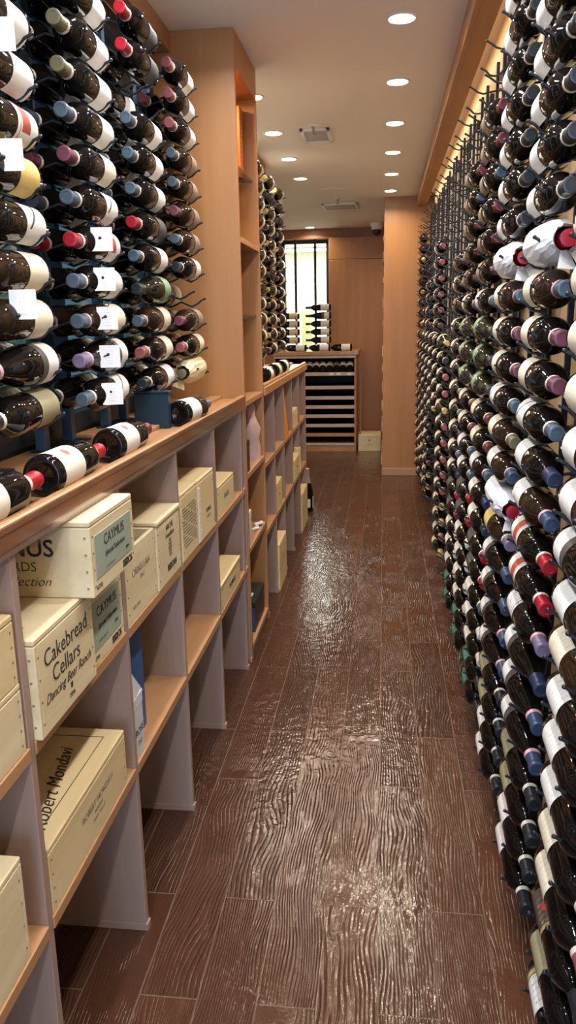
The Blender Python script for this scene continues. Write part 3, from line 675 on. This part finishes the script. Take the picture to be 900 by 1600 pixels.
link('finger_joint', finish(bm, 'finger_joint', M['band_white']), c)
front(c, 'PETRUS', .020, 2.44, .865, -.560, 'ink'); front(c, 'POMEROL', .012, 2.44, .845, -.560, 'ink_soft')
# fourth cubby
c = crate('low crate in the fourth upper cubby next to the tall cabinet', (-.84, -.566, 2.612, 2.915, UP, .898), 'pine')
front(c, 'ESTATE', .026, 2.77, .842, -.566)
c = crate('flat lidded crate on the lower shelf of the fourth cubby', (-.84, -.566, 2.612, 2.985, LO, .545), 'pine', lidover=.003)
front(c, 'DOMINUS', .026, 2.82, .488, -.566)
# first cubby lower: Robert Mondavi
c = crate('long pale crate signed Robert Mondavi on the first lower shelf', (-.84, -.566, 1.122, 1.535, LO, .575), 'pine')
topt(c, 'Robert Mondavi', .043, -.632, 1.305, .575, 'ink', xd=(-.20, .98, 0), yd=(-.98, -.20, 0), shear=.5, bold=-.0002)
front(c, 'ROBERT MONDAVI', .020, 1.36, .520, -.566, 'ink_soft'); front(c, 'RESERVE', .013, 1.36, .502, -.566, 'ink_soft'); front(c, 'NAPA VALLEY', .011, 1.36, .487, -.566, 'ink_soft', shear=.3)
cc = c['_c']
boxes('border_line', [(-.601 - cc[0], -.5995 - cc[0], 1.19 - cc[1], 1.50 - cc[1], .575 - LO, .5756 - LO), (-.80 - cc[0], -.601 - cc[0], 1.498 - cc[1], 1.50 - cc[1], .575 - LO, .5756 - LO)], M['ink'], c)
# crates at the left frame edge
c = crate('upper crate of the pair at the left edge of the photo, upper cubby', (-.84, -.566, .64, 1.085, .905, 1.02), 'pine')
c = crate('lower crate of the pair at the left edge of the photo, upper cubby', (-.84, -.566, .64, 1.088, UP, .904), 'pine_pale')
c = crate('tall crate at the left edge of the photo on the lower shelf', (-.84, -.566, .62, 1.03, LO, .633), 'pine_pale')

def carton(label, b, mats, rot=0.0, name='carton_box', sticker=None):
    x0, x1, y0, y1, z0, z1 = b; cx, cy = (x0 + x1) / 2, (y0 + y1) / 2
    t = thing(name, label, 'box', (cx, cy, z0)); t.rotation_euler = (0, 0, rot); off = (cx, cy, z0)
    boxes('box_body', [(x0, x1, y0, y1, z0, z1 - .03)], mats[0], t, .0015, off); boxes('box_lid', [(x0 - .001, x1 + .001, y0 - .001, y1 + .001, z1 - .03, z1)], mats[1], t, .0015, off)
    t['_c'] = off
    if sticker: boxes('sticker', [(sticker[0] - cx, sticker[1] - cx, sticker[2] - cy, sticker[3] - cy, z1 - z0, z1 - z0 + .0006)], M['card'], t)
    return t
c = carton('white printed carton with open flap on the second lower shelf', (-.74, -.570, 1.613, 1.685, LO, .60), (M['carton'], M['carton']))
front(c, 'ROSE', .024, 1.651, .51, -.570); front(c, '750', .018, 1.65, .48, -.570, 'ink_soft')
bm = bmesh.new(); vs = [bm.verts.new(p) for p in ((.085, -.034, .157), (.087, .040, .150), (.03, .075, .205), (.02, -.03, .22))]; bm.faces.new(vs)
bmesh.ops.solidify(bm, geom=list(bm.faces), thickness=.003); link('flap', finish(bm, 'flap', M['carton']), c)
carton('dark navy carton standing behind the white carton in the lower cubby', (-.74, -.60, 1.715, 1.80, LO, .755), (M['bluebox'], M['bluebox']))
carton('dark blue and black box with white sticker at the foot of the tall cabinet', (-.80, -.575, 3.36, 3.645, .06, .205), (M['blackbox'], M['blackbox']), sticker=(-.66, -.60, 3.44, 3.49))
boxes('blue_end', [(-.1125, .1125, -.1435, -.1425, .004, .118)], M['bluebox'], bpy.data.objects['carton_box.002'])
carton('brown box at the back of the lowest tall cabinet shelf', (-.85, -.805, 3.30, 3.60, .06, .33), (M['backpanel'], M['backpanel']))
carton('slim dark gift box standing in the upper tall cabinet cubby', (-.615, -.567, 3.245, 3.305, .83, .965), (M['blackbox'], M['blackbox']))
carton('white box standing in the middle tall cabinet cubby', (-.62, -.566, 3.235, 3.29, .505, .66), (M['carton'], M['white']))
bm = bmesh.new(); tube_bm(bm, [(0, -.07, .006), (.02, -.03, .012), (.0, .02, .010), (.03, .05, .014), (.02, .08, .008)], .009, 8)
tag(link('plastic_wrap', finish(bm, 'plastic_wrap', M['tissue'], 0, True), None, (-.600, 3.56, .505)), 'crumpled white plastic lying on the middle tall cabinet shelf', 'wrapping')
# pink tissue wrapped bottle standing
rnd = random.Random(3); bm = bmesh.new(); rings = []
for r, h in [(.0, 0), (.05, .0), (.048, .05), (.042, .10), (.05, .14), (.034, .18), (.024, .205), (.030, .235), (.022, .258), (0, .262)]:
    rings.append([bm.verts.new((0, 0, h))] if r == 0 else [bm.verts.new(((r + rnd.uniform(-.004, .004)) * math.cos(2 * PI * k / 18), (r + rnd.uniform(-.004, .004)) * math.sin(2 * PI * k / 18), h)) for k in range(18)])
for A, B in zip(rings, rings[1:]):
    for k in range(18):
        k2 = (k + 1) % 18
        if len(A) == 1: bm.faces.new((A[0], B[k], B[k2]))
        elif len(B) == 1: bm.faces.new((A[k], A[k2], B[0]))
        else: bm.faces.new((A[k], A[k2], B[k2], B[k]))
tag(link('wrapped_bottle', finish(bm, 'wrapped_bottle', M['pinktissue'], 0, True), None, (-.615, 3.60, .83)), 'bottle in pink tissue standing in the upper tall cabinet cubby', 'wrapped bottle')
# far cubbies
bm = bmesh.new(); vs = [(-.568, 4.503, UP), (-.568, 4.74, UP), (-.568, 4.53, 1.07), (-.568, 4.503, 1.07)]
A = [bm.verts.new((x, y - 4.6, z - UP)) for x, y, z in vs]; B = [bm.verts.new((x - .06, y - 4.6, z - UP)) for x, y, z in vs]
A = A; bm.faces.new(A); bm.faces.new(B[::-1])
for k in range(4): bm.faces.new((A[k], A[(k + 1) % 4], B[(k + 1) % 4], B[k]))
for v in bm.verts: v.co.x += .598
t = thing('orange_carton', 'orange wedge-shaped carton leaning in an upper far cubby', 'box', (-.598, 4.6, UP)); link('carton_body', finish(bm, 'carton_body', M['orange'], .002), t)
boxes('base_edge', [(.0305, .0315, -.09, .12, .0, .006)], M['redorange'], t)
c = crate('pale crate on the upper shelf of the last far cubby', (-.84, -.566, 4.925, 5.23, UP, .900), 'pine'); front(c, 'I', .03, 5.1, .84, -.566)
c = crate('upright crate in the second far cubby middle shelf', (-.84, -.566, 4.105, 4.36, LO, .60), 'pine'); front(c, 'II', .03, 4.25, .52, -.566)
c = crate('crate with raised end board in a far middle cubby', (-.84, -.560, 4.925, 5.30, LO, .585), 'pine'); cc = c['_c']
boxes('end_board', [(-.60 - cc[0], -.556 - cc[0], 5.27 - cc[1], 5.30 - cc[1], .0, .175)], M['pine_pale'], c, .002); front(c, 'VIN', .025, 5.1, .52, -.560)
c = crate('crate on the floor in the second far cubby', (-.84, -.556, 4.105, 4.42, .0, .265), 'pine'); front(c, 'ST', .03, 4.27, .16, -.556)
c = crate('crate on the floor in the last far cubby by the champagne bottle', (-.84, -.556, 5.345, 5.74, .0, .275), 'pine')
t = bottle('wg', (-.585, 6.02, 0), Quaternion((1, 0, 0), math.radians(-90)), 'silver-topped champagne bottle standing on the floor past the far cubbies', 'floor bottle', 24, 'bottle')
t.scale = (1.12, 1.12, 1.12)
for ch in t.children:
    if ch.name.startswith('foil'): ch.data = lathe_me('foil_capsule', [(.027, .20), (.019, .235), (.0168, .262), (.017, .30), (0, .303)], 16, M['plate'])

# ------------------------------------------------------------------ ledge bottles (bases to the camera)
for i, (x, y, st, yaw, lab) in enumerate([(-.607, 1.005, 'crest', 180, 'nearest ledge bottle on the near counter, cream label with red crest, red neck'),
        (-.607, 1.325, 'crest', 180, 'second ledge bottle on the near counter, cream crested label and red neck'),
        (-.607, 1.675, 'crk', 180, 'third ledge bottle on the near counter, cream label with dark red marks'),
        (-.607, 2.30, 'ws', 176, 'lone white-label bottle on the ledge beside the dark steel box')]):
    q = Quaternion((0, 0, 1), math.radians(yaw)) @ Quaternion((0, 1, 0), math.radians(-28 if i < 3 else -35))
    bottle(st, (x, y, 1.150 + .0384), q, lab, 'bottles lying on the near ledge', 28)
for i, (y, st) in enumerate([(4.02, 'wk'), (4.36, 'cm'), (4.70, 'wn')]):
    q = Quaternion((0, 0, 1), math.radians(180)) @ Quaternion((0, 1, 0), math.radians(-30))
    bottle(st, (-.607, y, 1.1884), q, ['nearest', 'middle', 'farthest'][i] + ' bottle lying on the far counter ledge past the tall cabinet', 'bottles lying on the far ledge', 20)

# ------------------------------------------------------------------ racks
def rod_me(side, xp, pts, yoff=0):
    def mk():
        bm = bmesh.new(); tube_bm(bm, [(side * u, 0, z) for u, z in pts], .0032, 6)
        bmesh.ops.create_uvsphere(bm, u_segments=8, v_segments=6, radius=.0042, matrix=Matrix.Translation((side * pts[-1][0], 0, pts[-1][1])))
        return finish(bm, 'support_rod', M['black_metal'], 0, True)
    return mk
def wave(kind, deep):
    d = .040 if kind == 'body' else .014
    if not deep:
        pts = [(0, -.008), (.02, -.010), (.035, -d - .001 + .012), (.05, -d - .003), (.062, -d - .0045), (.076, -d - .002), (.09, -d + .012), (.103, -d + .019)]
        if kind == 'neck': pts = [(0, -.012), (.02, -.013), (.04, -.016), (.062, -.0205), (.08, -.015), (.095, -.004), (.108, .004)]
    else:
        if kind == 'body': pts = [(0, -.02), (.02, -.034), (.042, -.0435), (.065, -.036), (.085, -.026), (.103, -.034), (.125, -.0435), (.145, -.034), (.160, -.022), (.174, -.016)]
        else: pts = [(0, -.012), (.02, -.016), (.042, -.0205), (.065, -.014), (.085, -.008), (.103, -.014), (.125, -.0205), (.145, -.013), (.160, -.003), (.176, .004)]
    return pts

COLW = {-1: 'nearest', 0: 'second', 1: 'third', 2: 'fourth', 3: 'fifth', 4: 'sixth', 5: 'empty seventh', 6: 'eighth', 7: 'ninth', 8: 'tenth', 9: 'eleventh', 10: 'twelfth', 11: 'thirteenth', 12: 'last'}
ORDS = ['lowest', 'second', 'third', 'fourth', 'fifth', 'sixth', 'seventh', 'eighth', 'ninth', 'tenth', 'eleventh', 'twelfth', 'thirteenth', 'fourteenth', 'fifteenth', 'sixteenth', 'seventeenth', 'eighteenth', 'nineteenth', 'twentieth', 'twenty-first', 'twenty-second', 'twenty-third', 'twenty-fourth', 'twenty-fifth']
RX, RP, RPITCH, RZ = .338, .398, .0895, 1.417
CP = .465
def ybase(k): return 1.852 + CP * k
def rack_right(k):
    yb = ybase(k); yn, yd = yb - .205, yb - .035
    t = thing('wine_rack', COLW[k] + ' black steel wine rack column on the right wall', 'wine rack', (RP, (yn + yd) / 2, 0), 'right wall rack columns'); cy = (yn + yd) / 2
    for y in (yn, yd): boxes('post', [(-.003, .008, y - cy - .009, y - cy + .009, .10, 2.345)], M['rack_right'], t, .001)
    boxes('back_plate', [(.018, .021, yn - cy + .030, yd - cy - .030, .12, 2.33)], M['plate'], t)
    for z in (.13, 1.2, 2.30): boxes('wall_bracket', [(.012, XW - RP, yn - cy - .02, yd - cy + .02, z - .012, z + .012)], M['black_metal'], t)
    for r in range(-14, 10):
        z = RZ + RPITCH * r
        link('support_rod', cached('rrn', rod_me(-1, 0, wave('neck', False))), t, (-.003, yn - cy, z))
        link('support_rod', cached('rrb', rod_me(-1, 0, wave('body', False))), t, (-.003, yd - cy, z))
for k in range(-1, 13): rack_right(k)

RCOL = {
 0: {8: 'wk', 7: 'wk', 6: 'wk', 5: 'wk', 4: 'wk', 3: 'wk', 2: 'T', 1: 'cb', 0: 'cp', -1: 'cp', -2: 'sl', -3: 'wn', -4: 'wp', -5: 'rr', -6: 'rr', -7: 'xl', -8: 'bn', -9: 'bp', -10: 'bp', -11: 'ok', -12: 'ok', -13: 'wk', -14: 'wk'},
 1: {9: 'wk', 8: 'wk', 7: 'wk', 6: 'wk', 5: 'wk', 4: 'wk', 3: 'wk', 2: 'T', 1: 'cb', 0: 'cp', -1: 'cp', -2: 'sl', -3: 'co', -4: 'wp', -5: 'T', -6: 'yl', -7: 'bb', -8: 'bb', -9: 'bp', -10: 'bp', -11: 'ok', -12: 'ok', -13: 'wk', -14: 'wk'},
 2: {7: 'be', 6: 'be', 5: 'bs', 4: 'be', 3: 'be', 2: 'be', 1: 'ws', 0: 'gk', -1: 'gk', -2: 'gk', -3: 'cm', -4: 'cm', -5: 'ws', -6: 'wn', -7: 'wn', -8: 'dr', -9: 'dr', -10: 'ws', -11: 'ww', -12: 'ww', -13: 'gg', -14: 'gg'},
 3: {6: 'be', 5: 'bs', 4: 'be', 3: 'be', 2: 'be', 1: 'ws', 0: 'gk', -1: 'gk', -2: 'gk', -3: 'cm', -4: 'cm', -5: 'ws', -6: 'ws', -7: 'dr', -8: 'dr', -9: 'ww', -10: 'ww', -11: 'ww', -12: 'ww', -13: 'gg', -14: 'gg'},
 4: {3: 'be', 2: 'ws', 1: 'be', 0: 'wk', -1: 'wk', -2: 'wk', -3: 'ws', -4: 'ws', -5: 'wn', -6: 'ws', -7: 'wn', -8: 'dr', -9: 'dr', -10: 'ww', -11: 'ww', -12: 'ww', -13: 'gg', -14: 'gg'},
 -1: {2: 'cp', 1: 'cp', 0: 'cp', -1: 'cp', -2: 'wv', -3: 'wv', -4: 'bn', -5: 'ww', -6: 'cb', -7: 'wn', -8: 'wn', -9: 'wn', -10: 'cd', -11: 'cd', -12: 'rd', -13: 'ok', -14: 'gb'},
}
rr = random.Random(11)
def fill(k, rows, choices): RCOL[k] = {r: rr.choice(choices) for r in rows}
fill(6, range(-14, 0), ['wk', 'wr', 'cm', 'cg', 'wr'])
fill(7, range(-5, 6), ['wr', 'wr', 'wk', 'cm'])
fill(8, range(-6, 0), ['cg', 'wk', 'wg'])
fill(9, range(-14, 4), ['wk', 'cg', 'cm', 'kk'])
fill(10, range(-12, 2), ['wk', 'cg', 'kk'])
FAR = {11: list(range(-14, 0)), 12: list(range(-14, 9))}
def place_right(k, r, st, j, seg):
    z = RZ + RPITCH * r; a = rr.uniform(-6, 6)
    q = q_side(-1, -1.2, 1.3, -38 + a)
    loc = (RX + rr.uniform(-.001, .001), ybase(k) + rr.uniform(-.008, .004), z)
    where = f"{ORDS[j]} from bottom in the {COLW[k]} right rack column" if j else f"lowest in the {COLW[k]} right rack column"
    if st == 'T': return wrapped(loc, q, f"white-tissue-wrapped red-capped bottle, {where}", 'bottles in the right rack')
    s = STY[st]
    return bottle(st, loc, q, f"{LABW[s[1]]} {CAPW.get(s[2], s[2] + '-capped')} bottle, {where}", 'bottles in the right rack', seg)
for k in sorted(RCOL):
    for j, r in enumerate(sorted(RCOL[k])):
        place_right(k, r, RCOL[k][r], j, 28 if k <= 2 else (20 if k <= 4 else 12))
# farthest columns: a mass of tiny bottle ends
bm = bmesh.new()
def add_lathe(bm, prof, seg, loc, q, mi):
    rings = []
    for r, h in prof:
        rings.append([bm.verts.new(Vector(loc) + q @ Vector((0, -h, 0)))] if r < 1e-5 else [bm.verts.new(Vector(loc) + q @ Vector((r * math.sin(2 * PI * k / seg), -h, r * math.cos(2 * PI * k / seg)))) for k in range(seg)])
    for A, B in zip(rings, rings[1:]):
        for k in range(seg):
            k2 = (k + 1) % seg
            if len(A) == 1: f = bm.faces.new((A[0], B[k], B[k2]))
            elif len(B) == 1: f = bm.faces.new((A[k], A[k2], B[0]))
            else: f = bm.faces.new((A[k], A[k2], B[k2], B[k]))
            f.material_index = mi; f.smooth = True
for k, rows in FAR.items():
    for r in rows:
        q = q_side(-1, -1.2, 1.3, 0); loc = (RX, ybase(k), RZ + RPITCH * r)
        add_lathe(bm, BORD, 12, loc, q, 0)
        add_lathe(bm, [(.0388, .03), (.0388, .1)], 12, loc, q, 1 if (r * 3 + k) % 4 else 2)
        add_lathe(bm, [(.02, .233), (.0158, .25), (.0162, .298), (0, .299)], 10, loc, q, 3 if (r + k) % 3 else 4)
o = link('far_wine_bottles', finish(bm, 'far_wine_bottles', [M['glass_dark'], M['lab_white'], M['lab_beige'], M['cap_black'], M['cap_gold']]))
tag(o, 'mass of small bottles in the last two right rack columns against the end pier', 'wine bottles', None, 'stuff')

# ---- left racks
LXF, LXR, LXP, LP, LZ = -.702, -.786, -.829, .0876, 1.466
def lbase(k): return 1.590 + .4575 * k
LW = {0: 'first', 1: 'second', 2: 'third', 3: 'fourth', -1: 'nearest'}
def rack_left(k, yb, label, rows, zb, plate=True, zt=2.40):
    yn, yd = yb - .205, yb - .035; cy = (yn + yd) / 2
    t = thing('wine_rack', label, 'wine rack', (LXP, cy, zb), 'left rack columns')
    for y in (yn, yd): boxes('post', [(-.016, .010, y - cy - .014, y - cy + .014, .0 if plate else .02, zt - zb)], M['daylit_metal'], t, .001)
    if plate: boxes('base_plate', [(-.024, .045, yn - cy - .03, yd - cy + .03, 0, .005)], M['black_metal'], t)
    for r in rows:
        z = LZ + LP * r - zb
        link('support_rod', cached('lrn', rod_me(1, 0, wave('neck', True))), t, (.004, yn - cy, z))
        link('support_rod', cached('lrb', rod_me(1, 0, wave('body', True))), t, (.004, yd - cy, z))
for k in range(-1, 4): rack_left(k, lbase(k), LW[k] + ' blue-lit steel wine rack column standing before the left window', range(-2, 10), 1.150)
LC = {
 0: {7: 'wn', 6: 'ws', 5: 'ws', 4: 'rr', 3: 'yp', 2: 'sl', 1: 'cb', 0: 'cb', -1: 'bl', -2: 'ok'},
 1: {9: 'wo', 8: 'wo', 7: 'wo', 6: 'wo', 5: 'ws', 4: 'cp', 3: 'sl', 2: 'rr', 1: 'ws', 0: 'cb', -1: 'bl', -2: 'sl'},
 2: {9: 'dr', 8: 'dr', 6: 'ws', 5: 'ws', 4: 'ws', 3: 'dr', 2: 'ws', 1: 'gk', 0: 'cb', -1: 'cd', -2: 'wk'},
 3: {9: 'cd', 8: 'wr', 7: 'wr', 6: 'ns', 5: 'ns', 4: 'nm', 3: 'ns', 2: 'wk', 0: 'nm', -1: 'cd', -2: 'S'},
}
LC_REAR = {0: {r: LC[0].get(r, 'wk') for r in range(-2, 7)}, 1: {r: LC[1].get(r, 'wk') for r in range(-2, 9)}, 2: {r: LC[2].get(r, 'ws') for r in range(-2, 9)}, 3: {r: ('wk' if LC[3].get(r, 'wk') == 'S' else LC[3].get(r, 'wk')) for r in range(-2, 9)}}
def place_left(k, yb, r, st, j, layer, seg, rackname, z0=LZ, group=None):
    x = LXF if layer == 'front' else LXR
    a = rr.uniform(-6, 6); q = q_side(1, 3.2 if layer == 'front' else 1.0, 1.2, 52 + a)
    if layer == 'rear': yb += .03
    loc = (x, yb + rr.uniform(-.006, .006), z0 + LP * r)
    where = (f"{ORDS[j]} from bottom" if j else 'lowest') + f", {layer} of {rackname}"
    if st == 'S': return wrapped(loc, q, 'cream-tissue-wrapped bottle lowest in the left rack beside the tall cabinet', group, 'straw', 'olive')
    s = STY[st]
    return bottle(st, loc, q, f"{LABW[s[1]]} {CAPW.get(s[2], s[2] + '-capped')} bottle, {where}", group, seg)
for k in LC:
    for j, r in enumerate(sorted(LC[k])): place_left(k, lbase(k), r, LC[k][r], j, 'front', 28, f"the {LW[k]} left rack column", group='front bottles in the left rack')
    for j, r in enumerate(sorted(LC_REAR[k])): place_left(k, lbase(k), r, LC_REAR[k][r], j, 'rear', 20, f"the {LW[k]} left rack column", group='rear bottles in the left rack')
# far left rack above the second counter
FW = ['first', 'second', 'third']
for i in range(3):
    yb = 4.60 + .44 * i
    rack_left(i, yb, FW[i] + ' wine rack column above the far left counter', range(-2, 10), 1.150)
    for j, r in enumerate(range(-2, 10)):
        place_left(i, yb, r, rr.choice(['wg', 'cg', 'wk', 'kk', 'wg', 'cm']) , j, 'front', 16, f"the {FW[i]} far left rack column", group='bottles in the far left rack')

# dark steel box and price tags
t = thing('steel_box', 'dark teal steel box standing on the near counter under the rack', 'box', (-.677, 2.36, 1.150))
boxes('box_body', [(-.052, .052, -.10, -.07, 0, .104)], M['navy_box'], t, .002); boxes('top_flange', [(-.055, .055, -.103, -.067, .104, .110)], M['navy_box'], t, .001)
def ptag(x, y, z, label):
    t = thing('price_tag', label, 'price tag', (x, y, z), 'white hanging price tags'); t.rotation_euler = (0, 0, rr.uniform(.1, .35))
    bm = bmesh.new(); uvl = bm.loops.layers.uv.new('UVMap')
    bm_box(bm, -.024, .024, -.0006, .0006, -.052, 0)
    for f in bm.faces:
        for lp in f.loops: lp[uvl].uv = (lp.vert.co.x / .048 + .5, -lp.vert.co.z / .052)
    link('card', finish(bm, 'card', M['card']), t)
    bm = bmesh.new(); tube_bm(bm, [(0, 0, -.006), (-.006, .004, .006), (0, .006, .013), (.005, .003, .006), (0, 0, -.006)], .001, 5); link('loop', finish(bm, 'loop', M['black_metal']), t)
for (y, z, lab) in [(1.400, 1.515, 'white price tag hanging at the left edge, lower first column'), (1.400, 1.765, 'white price tag hanging at the left edge, middle first column'), (1.41, 1.955, 'white price tag hanging at the left edge, upper first column'),
        (1.842, 1.668, 'topmost of five price tags hanging down the second left column'), (1.842, 1.580, 'second of five price tags hanging down the second left column'), (1.842, 1.492, 'middle of five price tags hanging down the second left column'), (1.842, 1.404, 'fourth of five price tags hanging down the second left column'), (1.842, 1.316, 'lowest of five price tags hanging down the second left column')]:
    ptag(-.645, y, z, lab)

# ------------------------------------------------------------------ back display unit
t = thing('display_unit', 'slatted wood bottle display unit at the far end', 'shelf', (-.75, 9.2, 0)); off = t.location.copy()
boxes('top_board', [(-1.25, -.277, 8.88, 9.68, 1.082, 1.122)], M['top'], t, .003, off)
boxes('top_trim', [(-1.22, -.305, 8.895, 8.91, 1.05, 1.082)], M['slat'], t, .001, off)
boxes('side_panel', [(-.322, -.300, 8.90, 9.66, 0, 1.082)], M['veneer'], t, .001, off)
boxes('side_panel', [(-1.23, -1.205, 8.90, 9.66, 0, 1.082)], M['veneer'], t, .001, off)
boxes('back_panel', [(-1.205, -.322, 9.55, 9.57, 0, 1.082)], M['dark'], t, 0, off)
for i, z in enumerate((.872, .722, .607, .505, .402, .296, .190)):
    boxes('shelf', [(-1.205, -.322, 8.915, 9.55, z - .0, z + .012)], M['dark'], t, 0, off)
    f = boxes('shelf_front', [(-1.205, -.322, 8.90, 8.915, z - .016, z + .022)], M['slat'] if i != 6 else M['shelf'], t, .001, off)
boxes('plinth', [(-1.205, -.322, 8.91, 9.55, 0, .092)], M['shelf'], t, .001, off)
boxes('base_slat', [(-1.205, -.322, 8.90, 8.91, .072, .100)], M['slat'], t, .001, off)
for i in range(7):
    q = Quaternion((0, 0, 1), PI) @ Quaternion((1, 0, 0), math.radians(-20)) @ Quaternion((0, 1, 0), math.radians(0))
    bottle(['wk', 'wk', 'wk', 'cm', 'be', 'wk', 'wk'][i], (-.826 + .0755 * i, 8.91, .932), q, ORDS[i].replace('lowest', 'first') + ' bottle from the left lying in the top row of the far display unit', 'bottles in the display unit', 16)
for i, (x, st) in enumerate([(-.86, 'wk'), (-.592, 'wk'), (-.35, 'wk')]):
    q = Quaternion((0, 0, 1), math.radians(-90)) @ Quaternion((0, 1, 0), math.radians(60))
    bottle(st, (x, 9.0, 1.1606), q, ['leftmost', 'middle', 'rightmost'][i] + ' bottle lying on top of the far display unit', 'bottles on the display unit', 16)
tags = [(-.60, 0), (-.52, 1), (-.40, 2)]
for x, i in tags:
    tag(boxes('price_tag', [(x, x + .045, 8.897, 8.899, .862, .888)], M['card']), ['left', 'middle', 'right'][i] + ' small white price card on the display unit top shelf edge', 'price tag', 'display unit price cards')
# rack in front of the end window
for i, x in enumerate((-1.03, -.80)):
    t = thing('wine_rack', ['left', 'right'][i] + ' slim black rack post standing before the end window', 'wine rack', (x, 9.55, 1.122), 'end window rack posts')
    boxes('post', [(-.014, .014, -.010, .010, 0, 1.25)], M['black_metal'], t)
    boxes('base_plate', [(-.04, .04, -.03, .03, 0, .006)], M['black_metal'], t)
    for r in range(10):
        bm = bmesh.new(); tube_bm(bm, [(0, -.01, .10 + r * .095), (0, -.05, .072 + r * .095), (0, -.085, .073 + r * .095), (0, -.12, .10 + r * .095)], .004, 6)
        link('support_rod', finish(bm, 'support_rod', M['black_metal'], 0, True), t)
for r in range(5):
    q = Quaternion((0, 0, 1), math.radians(-90)) @ Quaternion((0, 1, 0), math.radians(72))
    bottle(['wn', 'wk', 'wk', 'kk', 'wn'][r] if r != 3 else 'bn', (-.615, 9.48, 1.236 + .0925 * r), q, (ORDS[r] + ' from bottom' if r else 'lowest') + ' of the sideways bottles on the right end window rack', 'bottles on the right end rack', 16)
    if r < 4: bottle('cm', (-.985, 9.48, 1.236 + .0925 * r), q, (ORDS[r] + ' from bottom' if r else 'lowest') + ' of the sideways bottles on the left end window rack', 'bottles on the left end rack', 16)

# crate on the floor at the far end, leaning strip
c = crate('pale crate standing on the floor between display unit and end pier', (-.277, -.024, 8.93, 9.30, 0, .182), 'pine_pale', lid=True, nails=False)
near(c, 'CHATEAU', .022, -.15, .075, 8.93, 'ink_soft'); 
cc = c['_c']; boxes('printed_crest', [(-.16 - cc[0], -.14 - cc[0], 8.9292 - cc[1], 8.93 - cc[1], .115, .135)], M['ink_soft'], c)
tag(boxes('wood_strip', [(-.262, -.248, 9.02, 9.04, 0.0, .86)], M['veneer'], None, .001), 'thin wood strip leaning upright beside the far display unit', 'strip')

# floor litter: small white flecks
sc.view_settings.view_transform = 'Standard'; sc.view_settings.look = 'None'; sc.view_settings.gamma = 1; sc.view_settings.use_curve_mapping = False
sc.view_settings.exposure = 0.45
for o in bpy.data.objects:
    if '_c' in o.keys(): del o['_c']
